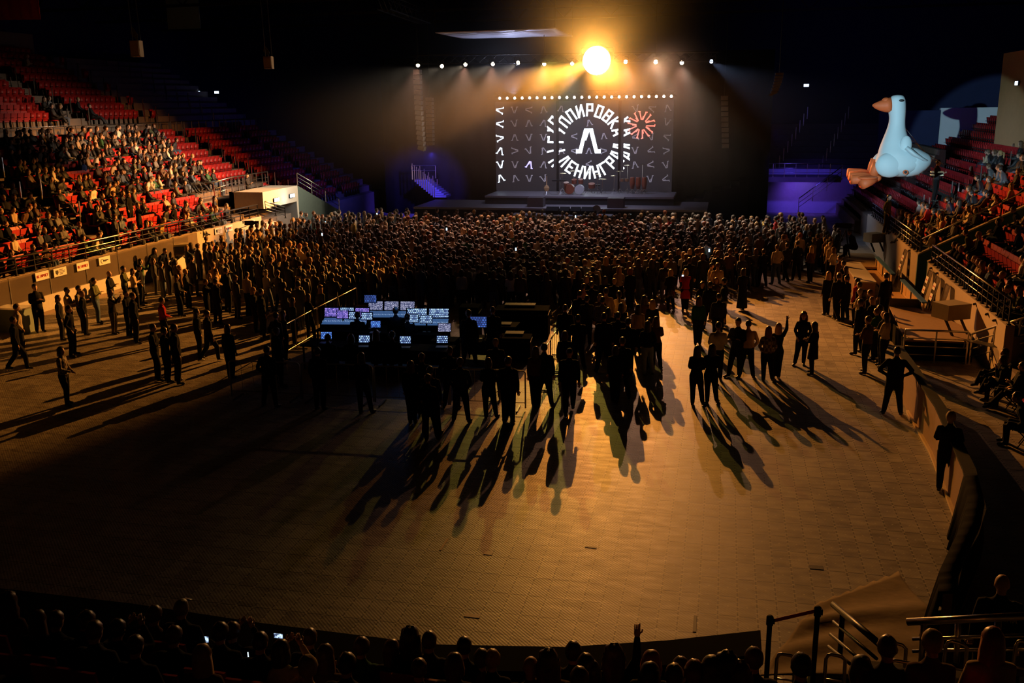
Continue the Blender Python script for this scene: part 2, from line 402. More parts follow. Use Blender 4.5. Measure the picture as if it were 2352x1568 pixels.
for k, a in dict(
    m_down=dict(), m_pocket=dict(arms='pocket', legs='apart'), m_cross=dict(arms='cross', legs='shift'), m_hips=dict(arms='hips', legs='apart', fat=1.1),
    m_short=dict(arms='front', legs='stand', short=True), m_walk=dict(arms='down', legs='walk'), m_phone=dict(arms='read'), m_big=dict(arms='down', legs='apart', fat=1.15),
    f_down=dict(female=True, legs='close'), f_front=dict(female=True, arms='front', legs='shift'), f_raise=dict(female=True, arms='raise', legs='close', sign=True),
    f_hips=dict(female=True, arms='pocket', legs='shift'), f_phone=dict(female=True, arms='phone', legs='close'), f_walk=dict(female=True, arms='front', legs='walk'), f_cross=dict(female=True, arms='cross', legs='shift'),
    s_lap=dict(arms='lap', legs='sit', lean=4), s_lean=dict(arms='front', legs='sit', lean=24), s_back=dict(arms='cross', legs='sit', lean=-8), s_cross=dict(arms='lap', legs='sitx', lean=-5),
    s_out=dict(arms='lap', legs='sitout', lean=-14), sf_lap=dict(arms='lap', legs='sit', female=True, lean=4), sf_clap=dict(arms='clap', legs='sit', female=True, lean=8), sf_chin=dict(arms='chin', legs='sitx', female=True, lean=10),
    s_raise=dict(arms='raise', legs='sit', female=True, sign=True), s_record=dict(arms='record', legs='sit', lean=2)).items():
    build_proto(k, **a)
# hair, in the head's own frame
def hair_mesh(kind):
    b = MB()
    if kind == 'bald': return None
    def face(c): return c.y > .30 and c.z < .42 + .0 or (c.y > -.25 and c.z < -.25)
    if kind in ('short', 'crop', 'cap', 'beanie'):
        r = (.086, .102, .106) if kind == 'short' else (.081, .096, .102)
        if kind == 'beanie': r = (.090, .106, .118)
        b.ball((0, -.006, .024), r, 14, 10, cut=lambda c: (c.y > .25 and c.z < .38) or c.z < -.45 or (c.y > -.1 and c.z < -.1))
        if kind == 'cap': b.poly([(-.06, .08, .055), (.06, .08, .055), (.045, .16, .045), (-.045, .16, .045)], (0, 0, .008))
    if kind in ('long', 'bob', 'curly', 'pony', 'bun', 'hood'):
        k = 1.16 if kind in ('curly', 'hood') else 1.0
        b.ball((0, -.008, .026), (.088 * k, .102 * k, .108 * k), 14, 10, cut=lambda c: (c.y > .28 and c.z < .45) or c.z < -.75)
        end = {'long': -.36, 'bob': -.13, 'curly': -.26, 'pony': -.06, 'bun': -.06, 'hood': -.14}[kind]
        n = 9; vs = []; fs = []; rows = 6
        for i in range(rows + 1):
            t = i / rows; z = .04 + (end - .04) * t; wd = (.090 + .022 * math.sin(t * 2.2)) * k; wd *= (1 - .25 * t * t)
            for j in range(n):
                a = math.radians(-15 + (210) * j / (n - 1)); vs.append((wd * math.cos(a), -.015 - (.085 + .02 * t) * k * math.sin(a), z))
        for i in range(rows):
            for j in range(n - 1): fs.append((i * n + j, i * n + j + 1, (i + 1) * n + j + 1, (i + 1) * n + j))
        # closed inner side gives the fall of hair its thickness
        N0 = len(vs); vs += [(x * .72, y * .55 - .01, z) for x, y, z in vs]
        for i in range(rows):
            for j in range(n - 1): fs.append((N0 + i * n + j + 1, N0 + i * n + j, N0 + (i + 1) * n + j, N0 + (i + 1) * n + j + 1))
        for j in range(n - 1): fs.append((rows * n + j, rows * n + j + 1, N0 + rows * n + j + 1, N0 + rows * n + j))
        for i in range(rows):
            fs.append((i * n, (i + 1) * n, N0 + (i + 1) * n, N0 + i * n)); e = n - 1; fs.append((i * n + e, N0 + i * n + e, N0 + (i + 1) * n + e, (i + 1) * n + e))
        b.add(vs, fs)
        if kind == 'pony': b.tube([(0, -.10, .05), (0, -.15, .03), (0, -.15, -.10), (0, -.12, -.28)], [.02, .03, .035, .012], 8)
        if kind == 'bun': b.ball((0, -.09, .09), .042, 8, 6)
    rr = random.Random(kind)
    j = .006 if kind != 'curly' else .016
    b.v = [(x + rr.uniform(-j, j) * .6, y + rr.uniform(-j, j) * .6, z + rr.uniform(-j, j)) for x, y, z in b.v]
    return b.mesh('hair_' + kind, DARK, smooth=True)
def _grow(me, k):
    for v in me.vertices: v.co *= k
    return me
HAIR = {k: _grow(hair_mesh(k), 1.12) for k in ('short', 'crop', 'cap', 'beanie', 'long', 'bob', 'curly', 'pony', 'bun', 'hood')}
HAIRC = {'dark': (.028, .018, .012), 'brown': (.10, .05, .022), 'fair': (.42, .26, .11), 'red': (.24, .06, .015), 'grey': (.22, .20, .18), 'black': (.008, .008, .008)}
HM = {k: mat('hair_' + k, v, .40, noise=.35, scale=40) for k, v in HAIRC.items()}
CL = {'black': (.012, .012, .014), 'charcoal': (.035, .035, .04), 'white': (.72, .68, .62), 'beige': (.48, .36, .23), 'grey': (.16, .16, .17), 'red': (.45, .02, .02), 'blue': (.04, .07, .22),
      'green': (.02, .10, .04), 'pale blue': (.28, .38, .52), 'brown': (.12, .065, .035), 'olive': (.10, .11, .05), 'yellow': (.45, .30, .05), 'pink': (.55, .25, .25), 'navy': (.015, .02, .05), 'denim': (.07, .11, .2), 'cream': (.6, .5, .36)}
CM = {k: mat('cloth_' + k.replace(' ', '_'), v, .95, noise=.25, scale=9, bump=.35, spec=.15) for k, v in CL.items()}
def checked(name, c1, c2, sc):
    m = mat(name, c1); nt = m.node_tree; ck = nt.nodes.new('ShaderNodeTexChecker'); ck.inputs['Scale'].default_value = sc
    ck.inputs[1].default_value = (*c1, 1); ck.inputs[2].default_value = (*c2, 1)
    nt.links.new(nt.nodes['Texture Coordinate'].outputs['Object'], ck.inputs['Vector']); nt.links.new(ck.outputs[0], nt.nodes['Principled BSDF'].inputs['Base Color']); return m
CM['plaid'] = checked('cloth_plaid', (.30, .22, .14), (.04, .035, .03), 14)
CM['striped'] = checked('cloth_striped', (.42, .35, .32), (.12, .07, .07), 9)
CM['floral'] = checked('cloth_floral', (.40, .28, .12), (.10, .07, .03), 30)
CM['sparkly'] = mat('cloth_sparkly', (.05, .04, .03), .25, .6, noise=.9, scale=60)
# skirts and coats
def skirt(kind):
    b = MB()
    if kind == 'dress': S_ = [(0, 0, 1.06, .135, .105), (0, 0, .92, .185, .135), (0, .01, .72, .205, .155), (0, .01, .56, .215, .165)]
    elif kind == 'long_dress': S_ = [(0, 0, 1.10, .13, .10), (0, 0, .92, .185, .135), (0, 0, .55, .20, .16), (0, 0, .12, .235, .19)]
    else: S_ = [(0, 0, 1.42, .15, .10), (0, 0, 1.30, .195, .135), (0, 0, 1.08, .17, .135), (0, 0, .92, .205, .15), (0, 0, .62, .22, .165)]
    b.loft(S_, 16); return b.mesh(kind, DARK, smooth=True)
SK = {k: skirt(k) for k in ('dress', 'long_dress', 'coat')}
PEOPLE = []
def person(x, y, z, face, key, top, bot, hair, hc, label, group=None, h=None, extra=None, shoes=None, cat='person'):
    me, H, ht, hands = PROTO[key]
    o = bpy.data.objects.new('person', me); C.objects.link(o)
    s = (h / ht) if h else 1.0
    o.location = (x, y, z); o.rotation_euler.z = math.radians(face); o.scale = (s, s, s)
    for i, m in ((1, CM[top]), (2, CM[bot]), (3, SHOEW if shoes == 'white' else SHOE)):
        o.material_slots[i].link = 'OBJECT'; o.material_slots[i].material = m
    if HAIR.get(hair):
        hn = {'cap': 'cap', 'beanie': 'beanie', 'hood': 'hood'}.get(hair, 'hair')
        hr = bpy.data.objects.new(hn, HAIR[hair]); C.objects.link(hr); hr.parent = o; hr.matrix_local = H
        hr.material_slots[0].link = 'OBJECT'; hr.material_slots[0].material = HM.get(hc) or CM[hc]
    if extra:
        kind, col = extra
        e = bpy.data.objects.new(kind, SK[kind]); C.objects.link(e); e.parent = o
        e.material_slots[0].link = 'OBJECT'; e.material_slots[0].material = CM[col]
    tag(o, label, cat, group); PEOPLE.append((x, y)); return o
def facing(x, y, tx=-9.0, ty=62.0): return math.degrees(math.atan2(-(tx - x), ty - y))
# ------------------------------------------------------------------ floor
def floor_material():
    m = bpy.data.materials.new('floor_panels'); m.use_nodes = True; nt = m.node_tree; N = nt.nodes; L = nt.links
    b = N['Principled BSDF']; tc = N.new('ShaderNodeTexCoord')
    sx = N.new('ShaderNodeSeparateXYZ'); L.new(tc.outputs['Object'], sx.inputs[0])
    def math_(op, a, b_=None, c=None):
        n = N.new('ShaderNodeMath'); n.operation = op
        for i, v in enumerate((a, b_, c)):
            if v is None: continue
            if isinstance(v, (int, float)): n.inputs[i].default_value = v
            else: L.new(v, n.inputs[i])
        return n.outputs[0]
    TX, TY, OX, OY = .31563, .63126, .17833, 18.60523
    u = math_('DIVIDE', math_('SUBTRACT', sx.outputs[0], OX), TX); v = math_('DIVIDE', math_('SUBTRACT', sx.outputs[1], OY), TY)
    fu = math_('FRACT', u); fv = math_('FRACT', v)
    du = math_('MULTIPLY', math_('MINIMUM', fu, math_('SUBTRACT', 1, fu)), TX); dv = math_('MULTIPLY', math_('MINIMUM', fv, math_('SUBTRACT', 1, fv)), TY)
    seamU = math_('LESS_THAN', du, .011); seamV = math_('LESS_THAN', dv, .015)
    seam = math_('MAXIMUM', seamU, seamV)
    # round clips along the long seams, at a quarter, a half and three quarters of each panel
    f4 = math_('FRACT', math_('ADD', math_('MULTIPLY', fv, 4), .5)); d4 = math_('MULTIPLY', math_('ABSOLUTE', math_('SUBTRACT', f4, .5)), TY / 4)
    clip = math_('LESS_THAN', math_('POWER', math_('ADD', math_('MULTIPLY', d4, d4), math_('MULTIPLY', du, du)), .5), .026)
    # dimple in the middle
    cu = math_('MULTIPLY', math_('SUBTRACT', fu, .5), TX); cv = math_('MULTIPLY', math_('SUBTRACT', fv, .5), TY)
    dim = math_('LESS_THAN', math_('POWER', math_('ADD', math_('MULTIPLY', cu, cu), math_('MULTIPLY', cv, cv)), .5), .018)
    # per panel tone
    cm = N.new('ShaderNodeCombineXYZ'); L.new(math_('FLOOR', u), cm.inputs[0]); L.new(math_('FLOOR', v), cm.inputs[1])
    wn = N.new('ShaderNodeTexWhiteNoise'); wn.noise_dimensions = '2D'; L.new(cm.outputs[0], wn.inputs['Vector'])
    nz = N.new('ShaderNodeTexNoise'); nz.inputs['Scale'].default_value = .55; nz.inputs['Detail'].default_value = 5; L.new(tc.outputs['Object'], nz.inputs['Vector'])
    mp = N.new('ShaderNodeMapping'); mp.inputs['Scale'].default_value = (2.2, 5.5, 1); L.new(tc.outputs['Object'], mp.inputs[0])
    nz2 = N.new('ShaderNodeTexNoise'); nz2.inputs['Scale'].default_value = 1.0; nz2.inputs['Detail'].default_value = 6; L.new(mp.outputs[0], nz2.inputs['Vector'])
    tone = math_('ADD', math_('MULTIPLY', wn.outputs['Value'], .14), math_('ADD', math_('MULTIPLY', nz.outputs['Fac'], .35), math_('MULTIPLY', nz2.outputs['Fac'], .55)))
    cr = N.new('ShaderNodeValToRGB'); cr.color_ramp.elements[0].position = .30; cr.color_ramp.elements[0].color = (.12, .10, .08, 1)
    cr.color_ramp.elements[1].position = .72; cr.color_ramp.elements[1].color = (.46, .41, .34, 1); L.new(tone, cr.inputs[0])
    mx = N.new('ShaderNodeMix'); mx.data_type = 'RGBA'; mx.inputs[7].default_value = (.05, .04, .03, 1)
    L.new(math_('MULTIPLY', seam, .8), mx.inputs[0]); L.new(cr.outputs[0], mx.inputs[6])
    mx2 = N.new('ShaderNodeMix'); mx2.data_type = 'RGBA'; mx2.inputs[7].default_value = (.62, .56, .46, 1); L.new(math_('MULTIPLY', math_('MAXIMUM', clip, dim), .6), mx2.inputs[0]); L.new(mx.outputs[2], mx2.inputs[6])
    L.new(mx2.outputs[2], b.inputs['Base Color'])
    rgh = math_('ADD', .42, math_('MULTIPLY', nz2.outputs['Fac'], .22)); L.new(rgh, b.inputs['Roughness'])
    # diagonal grip ribs
    wv = N.new('ShaderNodeTexWave'); wv.inputs['Scale'].default_value = 9; wv.bands_direction = 'DIAGONAL'; L.new(tc.outputs['Object'], wv.inputs['Vector'])
    h = math_('ADD', math_('ADD', math_('MULTIPLY', wv.outputs['Fac'], .08), math_('MULTIPLY', nz2.outputs['Fac'], .35)), math_('SUBTRACT', math_('MULTIPLY', math_('MAXIMUM', clip, dim), 1.6), math_('MULTIPLY', seam, 1.0)))
    bp = N.new('ShaderNodeBump'); bp.inputs['Strength'].default_value = .8; bp.inputs['Distance'].default_value = .02; L.new(h, bp.inputs['Height']); L.new(bp.outputs[0], b.inputs['Normal'])
    return m
fl = struct('floor', MB().bb((-50, -8, -.2), (28, 84, 0)), floor_material())
ceil_m = mat('ceiling_dark', (.02, .022, .03), .9, noise=.3, scale=1)
struct('ceiling', MB().bb((-50, -8, 17), (28, 84, 17.3)), ceil_m)
struct('wall_left', MB().bb((-50, -8, 0), (-49.7, 84, 17)), NAVY)
struct('wall_right', MB().bb((27.7, -8, 0), (28, 84, 17)), NAVY)
struct('wall_back', MB().bb((-49.7, 83.7, 0), (27.7, 84, 17)), NAVY)
struct('wall_near', MB().bb((-49.7, -8, 0), (27.7, -7.7, 17)), NAVY)
# roof girders
for i, yy in enumerate(range(14, 82, 9)):
    b = MB()
    for z in (14.6, 16.6): b.bar((-48, yy, z), (26, yy, z), .18)
    x = -48
    while x < 26:
        b.bar((x, yy, 16.6), (x + 1.85, yy, 14.6), .09); b.bar((x + 1.85, yy, 14.6), (x + 3.7, yy, 16.6), .09); x += 3.7
    o = b.obj('roof_girder', BLKMET); tag(o, '%s steel lattice girder under the dark roof, counted from the near end' % ordn(i), 'girder', 'lattice girders under the roof'); o['kind'] = 'structure'

# ------------------------------------------------------------------ stands
TIER = mat('stand_concrete', (.20, .15, .12), .9, noise=.2, scale=2, bump=.15)
LROW = [(-27.45 - .82 * i, 1.40 + .44 * i) for i in range(11)]
LROW2 = [(-38.3 - .82 * i, 7.1 + .46 * i) for i in range(11)]
b = MB()
for i, (x, z) in enumerate(LROW): b.bb((x - .82, 24, 0 if i == 0 else z - .6), (x, 74, z))
b.bb((-38.1, 24, 5.4), (-36.47, 74, 6.25)); struct('trim_1', b, TIER)
b = MB()
for i, (x, z) in enumerate(LROW2): b.bb((x - .82, 24, z - .9), (x + .0, 74, z))
b.bb((-49.7, 24, 11.5), (-47.3, 74, 11.75)); struct('trim_2', b, TIER)
struct('wall_left_stand', MB().bb((-27.45, 24, 0), (-27.2, 52.4, 1.72)), WALLB)
struct('wall_left_upper', MB().bb((-47.8, 24, 11.7), (-47.4, 60, 13.2)), mat('upper_wall_left', (.2, .15, .1), .8))
RROW = [(8.35 + .82 * i, 1.40 + .46 * i) for i in range(11)]
b = MB()
for i, (x, z) in enumerate(RROW):
    for y0, y1 in ((29.0, 40.2), (42.4, 71)) if i < 8 else ((60, 71),): b.bb((x, y0, 0 if i == 0 else z - .62), (x + .82, y1, z))
struct('trim_3', b, TIER)
b = MB(); b.bb((8.1, 29.0, 0), (8.35, 40.2, 1.72)); b.bb((8.1, 42.4, 0), (8.35, 57.5, 1.72)); struct('wall_right_stand', b, WALLB)
# vomitory between the two right hand sections: parapet walls that climb with the tiers
PAR = mat('parapet_green', (.05, .12, .13), .8, noise=.1)
for k, (yy, n) in enumerate(((40.2, 'wall_right_passage'), (42.25, 'wall_right_passage_far'))):
    b = MB(); b.poly([(8.1, yy, 0), (8.1, yy, 1.72), (12.6, yy, 4.1), (12.6, yy, 0)], (0, .15, 0)); o = struct(n, b, PAR)
    c = MB(); c.bar((8.1, yy + .07, 1.74), (12.6, yy + .07, 4.12), .22, .06); struct('trim_%d' % (4 + k), c, WALLB)
b = MB(); b.bb((12.6, 40.0, 0), (12.8, 42.6, 5.0)); b.bb((12.6, 38.8, 3.6), (13.3, 40.2, 5.0)); struct('wall_passage_end', b, WALLB)
# bowl wall behind the right hand stand
BOWL = mat('bowl_wall', (.70, .74, .78), .85, noise=.06, scale=2)
struct('wall_bowl_far', MB().bb((14.5, 72.6, 0), (27.7, 73, 7.45)), BOWL)
struct('wall_bowl_left', MB().bb((10.5, 72.5, 0), (14.5, 73, 7.3)), NAVY)
OCH = mat('ochre_wall', (.50, .30, .12), .85, noise=.1, scale=2)
struct('wall_bowl_right', MB().bb((15.0, 24, 0), (15.3, 60, 10.5)), OCH)
b = MB(); b.bb((14.9, 52, 6.4), (15.0, 53, 8.2)); b.bb((14.9, 46, 6.2), (15.0, 50.5, 8.6))
struct('window_1', b, mat('box_window', (.02, .05, .05), .3))
# far corner behind the stage, right: lit passage with stairs and rail
b = MB(); b.bb((2.2, 73.2, 0), (10.4, 73.4, 3.2)); struct('wall_far_passage', b, mat('passage_wall', (.55, .52, .55), .8, noise=.1))
b = MB(); b.bb((1.6, 70.6, 2.45), (8.0, 73.2, 2.8)); b.bb((1.6, 70.6, 0), (2.2, 73.2, 2.45)); struct('trim_6', b, TIER)
b = MB()
for i in range(12): b.bb((1.6 - .6 * (i + 1), 66, 0), (1.6 - .6 * i, 73, .01 + max(0.2, 2.8 - .22 * i)))
struct('trim_7', b, DARK)
b = MB()
for i in range(14): b.bb((8.0 + .35 * i, 62, 0), (8.0 + .35 * (i + 1), 72.6, .8 + .33 * i))
struct('trim_8', b, TIER)
b = MB(); n = 60
vs = [(-25.5 + 28.5 * i / n, 69.6 + .18 * math.sin(i * 2.4), z) for i in range(n + 1) for z in (0, 11.5)]
b.add(vs, [(2 * i, 2 * i + 2, 2 * i + 3, 2 * i + 1) for i in range(n)])
o = b.obj('backstage_dark_sheet', DARKC, smooth=True); o.modifiers.new('s', 'SOLIDIFY').thickness = .02; tag(o, 'tall black sheet added for the darkness behind the stage and screen', 'dark sheet')  # sheet added to stand in for the dark space behind the stage
# far left: end tiers behind the stage
b = MB()
for i in range(12): b.bb((-27.2 - .0, 74 + .75 * i, 0), (-14, 74 + .75 * (i + 1), 1.6 + .42 * i))
struct('trim_9', b, TIER)
b = MB()
for i in range(12): b.bb((-6, 74 + .75 * i, 0), (12, 74 + .75 * (i + 1), 1.6 + .42 * i))
struct('trim_10', b, TIER)
# passage box in the left stand with its two lit signs
b = MB(); b.bb((-29.2, 52.4, 0), (-27.0, 57.0, .3)); b.bb((-29.2, 52.4, 2.15), (-27.0, 57.0, 3.15)); b.bb((-29.2, 52.4, 0), (-28.9, 57, 3.15)); b.bb((-29.2, 57, 0), (-27.0, 57.25, 3.15)); b.bb((-28.6, 52.4, 0), (-27.0, 53.9, 1.25)); struct('wall_left_passage', b, mat('passage_beige', (.62, .55, .44), .8))
b = MB(); b.poly([(-27.0, 57.25, 0), (-27.0, 57.25, 3.15), (-25.6, 60.6, 1.2), (-25.6, 60.6, 0)], (-.25, 0, 0)); struct('wall_left_ramp', b, mat('ramp_green', (.10, .14, .12), .8))
EM_EXIT = mat('sign_light', (.8, .9, 1), .4, em=(.75, .9, 1.0), es=9)
EXITG = mat('exit_pictogram', (.02, .25, .12), .4)
def exit_sign(loc, n, label, rz=0., w_=.42, col=None, sym=True):
    t = thing('exit_sign', label, 'sign', loc, rz)
    MB().box((0, 0, 0), (w_ + .04, .06, .24)).obj('housing', SIGNK, t)
    MB().box((0, -.035, 0), (w_, .02, .20)).obj('lit_face', col or EM_EXIT, t)
    if sym:
        s = MB(); s.box((-.09, -.05, 0), (.05, .01, .10)); s.box((-.09, -.05, .07), (.04, .01, .035)); s.box((.05, -.05, 0), (.14, .01, .03)); s.poly([(.11, -.055, -.05), (.17, -.055, 0), (.11, -.055, .05)], (0, .01, 0)); s.obj('pictogram', EXITG, t)
    return t
Q = Vector((-26.93, 54.0, 2.55)); exit_sign(Q, 1, 'white lit exit sign over the left passage, nearer the rail', math.radians(90), .62)
exit_sign((-26.93, 56.2, 2.60), 2, 'white lit exit sign over the left passage, beside the ramp', math.radians(90), .62)
lamp('exit_glow', 'POINT', (-26.4, 55.2, 2.5), 16, (.7, .88, 1), size=.1)
Q = at(1850, 410, Y=73.1); exit_sign(Q, 3, 'long white lit sign in the violet passage right of the stage', 0, 1.1, sym=False)
Q = at(1795, 405, Y=73.1); exit_sign(Q, 4, 'small white lit sign in the violet passage, left of the long sign', 0, .5, sym=False)
Q = at(1748, 426, Y=72); exit_sign(Q, 5, 'small green lit exit sign low in the violet passage', 0, .4, mat('green_light', (.1, .9, .3), .4, em=(.1, 1, .35), es=3), sym=False)
for k, (px, py, lb) in enumerate(((455, 212, 'left one of the pair of small white lamps over the far left gangway'), (498, 212, 'right one of the pair of small white lamps over the far left gangway'))):
    exit_sign(at(px, py, Y=74), k, lb, 0, .38, mat('cool_lamp', (.6, .8, 1), .4, em=(.55, .75, 1.0), es=4), False)
exit_sign(at(1852, 196, Y=80), 7, 'small white lamp high on the dark wall right of the stage', 0, .38, MATS['cool_lamp'], False)
exit_sign(at(2336, 191, X=14.92), 8, 'cluster lamp high at the right edge of the hall', math.radians(-90), .5, MATS['cool_lamp'], False)

# ------------------------------------------------------------------ railings
def railing(name, pts, h, label, group=None, step=1.1, rails=(1.0, .62, .35), r=.035, m=CHROME, pm=None, vert=False):
    """pts: foot line of the railing; one mesh for the rails, one child per post"""
    t = thing(name, label, 'railing', pts[0], 0, group); o0 = Vector(pts[0])
    P = [Vector(p) - o0 for p in pts]
    b = MB(); b.tube([p + V(0, 0, h) for p in P], r, 8)
    for k in rails[1:]: b.tube([p + V(0, 0, h * k) for p in P], r * .5, 6)
    b.obj('handrail', m, t, smooth=True)
    pm_ = None; n_ = 0
    for a, c in zip(P[:-1], P[1:]):
        L_ = (c - a).length; n = max(1, round(L_ / step))
        for i in range(n + 1):
            if i == 0 and n_: continue
            p = a.lerp(c, i / n)
            if pm_ is None:
                pm_ = MB().box((0, 0, h / 2), (.045, .045, h)).box((0, 0, .015), (.11, .11, .03)).mesh('post', pm or BLKMET)
            q = bpy.data.objects.new('post', pm_); C.objects.link(q); q.parent = t; q.location = p; n_ += 1
            if n_ > 90: return t
    return t
railing('railing', [(-27.3, 26.5, 1.72), (-27.3, 52.2, 1.72)], .72, 'long steel railing along the front of the left stand', rails=(1, .66, .36), step=1.05, r=.04)
railing('railing', [(8.2, 29.1, 1.72), (8.2, 40.1, 1.72)], .72, 'steel railing on the near section of the right stand', rails=(1, .66, .36), step=.62, r=.03)
railing('railing', [(8.2, 42.5, 1.72), (8.2, 56.5, 1.72)], .72, 'steel railing on the right stand below the goose', rails=(1, .66, .36), step=.62, r=.03)
railing('railing', [(-36.7, 29, 6.25), (-36.7, 73, 6.25)], .95, 'thin railing between the lower and upper seats of the left stand', rails=(1, .1), step=.95, r=.02, m=CHROME, pm=CHROME)
railing('railing', [(8.2, 42.3, 1.78), (12.6, 42.3, 4.16)], .6, 'sloping rail on the far side of the right passage', rails=(1,), step=1.6, r=.03)
railing('railing', [(8.6, 40.3, 1.9), (12.6, 40.3, 4.16)], .02, 'low rail on the near side of the right passage', rails=(1,), step=9, r=.03)
railing('railing', [(12.7, 39.2, 5.0), (12.7, 41.8, 5.0), (13.3, 42.5, 5.0)], .85, 'short barred railing above the end of the right passage', rails=(1, .5), step=.4, r=.025)
railing('railing', [(1.8, 70.7, 2.8), (8.0, 70.7, 2.8)], .95, 'violet lit railing over the passage right of the stage', rails=(1, .66, .33), step=.8, m=CHROME, pm=CHROME)
railing('railing', [(8.0, 70.6, 2.6), (5.2, 70.2, .4)], .95, 'sloping railing down the stairs of the violet passage', rails=(1, .66, .33), step=1.2, m=CHROME, pm=CHROME)
railing('railing', [(-28.9, 50.2, 3.0), (-28.9, 52.3, 3.15), (-28.9, 57.0, 3.15)], .9, 'railing on top of the left passage with the exit signs', rails=(1, .6, .3), step=.8, pm=CHROME)
railing('railing', [(-27.0, 57.3, 3.2), (-25.6, 60.6, 1.25)], .75, 'sloping railing down the ramp beyond the exit signs', rails=(1, .66, .33), step=1.2, pm=CHROME)
railing('railing', [(-27.0, 52.6, 1.9), (-26.9, 55.0, 1.3)], .7, 'black railing in front of the left exit signs', rails=(1, .75, .5, .25), step=1.1)
# stair side rails with tall posts that climb the stands
def stair_rail(y, x0, z0, x1, z1, n, label, m=CHROME, hh=.95, grp='posts of the stand stairs', dy=0.):
    t = thing('stair_railing', label, 'railing', (x0, y, z0), 0, grp); pm_ = MB().box((0, 0, hh / 2), (.05, .05, hh)).mesh('post', m)
    for i in range(n):
        q = bpy.data.objects.new('post', pm_); C.objects.link(q); q.parent = t; q.location = ((x1 - x0) * i / (n - 1), dy * i / (n - 1), (z1 - z0) * i / (n - 1))
stair_rail(38.2, -28, 1.9, -35.8, 6.0, 5, 'steel posts on the near side of the left stand stairs')
stair_rail(39.6, -28, 1.9, -35.8, 6.0, 5, 'steel posts on the far side of the left stand stairs')
stair_rail(31.4, -30, 3.0, -35.8, 6.0, 4, 'steel posts of the stairs nearest the camera in the left stand')
stair_rail(51.0, -38.6, 7.2, -47, 11.6, 8, 'steel posts climbing the upper left stand, near line')
stair_rail(53.0, -38.6, 7.2, -47, 11.6, 8, 'steel posts climbing the upper left stand, far line')
stair_rail(36.0, -38.6, 7.2, -46, 11.2, 6, 'steel posts at the left edge of the upper left stand')
for j, yy in enumerate((58.6, 60.0, 66.0, 67.4)):
    stair_rail(yy, -28, 1.8, -46, 11.2, 20, 'line of thin posts climbing the dark far left stand, %s from the near side' % ordn(j), hh=1.0)
for j, yy in enumerate((51.2, 52.6)):
    stair_rail(yy, 8.8, 1.6, 16.6, 6.0, 7, 'posts climbing the right stand beside the goose, %s line' % ('near' if j == 0 else 'far'))
for j, xx in enumerate((3.4, 6.6)):
    t = stair_rail(75, xx, 2.0, xx + 3.0, 6.6, 10, 'posts climbing the far end stand right of the stage, %s line' % ('left' if j == 0 else 'right'), dy=8.)
t = thing('stair_railing', 'blue lit stair railing left of the stage', 'railing', (0, 0, 0)); b = MB()
for k in range(11):
    p = at(948 + 5 * k, 412 + 4.0 * k, Y=66); b.tube([p, p + V(0, 0, 1.15)], .03, 6)
    if k % 2: b.tube([p + V(.25, .5, 0), p + V(.25, .5, 1.1)], .03, 6)
a0, a1 = at(946, 380, Y=66), at(1000, 380, Y=66); b.tube([a0, a1], .03, 6); b.tube([a0 - V(0, 0, .35), a1 - V(0, 0, .35)], .02, 6); b.tube([a1, a1 - V(0, 0, .9)], .03, 6); b.tube([a0, a0 - V(0, 0, 1)], .03, 6)
b.obj('rails_and_posts', CHROME, t)
b = MB()
for k in range(9):
    p = at(955 + 5.4 * k, 412 + 4.4 * k, Y=66.3); b.bb((p.x - .1, 66.2, p.z - .18), (p.x + .9, 67.4, p.z - .02))
b.obj('steps', mat('dark_steps', (.12, .12, .14), .7), t)

# ------------------------------------------------------------------ hockey boards, left
b = MB(); b.bb((-26.85, 26, 0), (-26.72, 44.5, .16), 1); b.bb((-26.85, 26, .16), (-26.72, 44.5, .78), 0); struct('wall_boards_left', b, [WHITEB, mat('kick_plate', (.25, .18, .14), .6)])
pg = mat('plexiglass', (.16, .13, .11), .12, noise=.1); pb = pg.node_tree.nodes['Principled BSDF']; pb.inputs['Alpha'].default_value = .62
for k in range(8):
    y0 = 26.2 + k * 2.28
    t = thing('plexiglass_pane', 'scratched clear pane on the left boards, %s from the camera' % ordn(k), 'glass pane', (-26.79, y0, .78), 0, 'clear panes on the left boards')
    MB().bb((-.01, .03, 0), (.01, 2.25, 1.02)).obj('pane', pg, t)
    MB().bb((-.03, 0, 0), (.03, .04, 1.04)).obj('stanchion', CHROME, t)
def board_sign(px, py, kind, label, X=-26.7, d=1, w_=.78, h_=.34):
    p = at(px, py, X=X); t = thing('board_sign', label, 'sign', p, math.radians(90 if d > 0 else -90))
    MB().box((0, 0, 0), (w_, .02, h_)).obj('panel', SIGNW, t)
    s = MB()
    if kind == 'O':
        for i, ch in enumerate('OLIMPBET'):
            for q in strokes(ch, .065, .11, .018): s.poly([(v.x - .30 + i * .085, -.02, v.y) for v in q], (0, .01, 0))
        s.obj('lettering', SIGNR, t)
    elif kind == 'E':
        s.poly([(-.28, -.02, .09), (-.12, -.02, .09), (-.12, -.02, -.02), (-.20, -.02, -.11), (-.28, -.02, -.02)], (0, .01, 0))
        for i, l in enumerate((.22, .34, .30, .18)): s.box((-.05 + l / 2, -.015, .09 - i * .06), (l, .01, .022))
        s.obj('emblem_and_lines', SIGNK, t)
    elif kind == 'C':
        s.tube([(-.18 + .09 * math.cos(a), -.02, .09 * math.sin(a)) for a in [i * .42 for i in range(13)]], .009, 5); s.box((.08, -.015, .01), (.34, .01, .05)); s.box((.0, -.015, -.03), (.22, .01, .02)); s.obj('ring_and_word', SIGNK, t)
board_sign(97, 633, 'O', 'white sign with red lettering, nearest the camera on the left boards')
board_sign(138, 624, 'E', 'white sign with black shield emblem on the left boards')
board_sign(190, 611, 'O', 'white sign with red lettering between the shield sign and the ring sign')
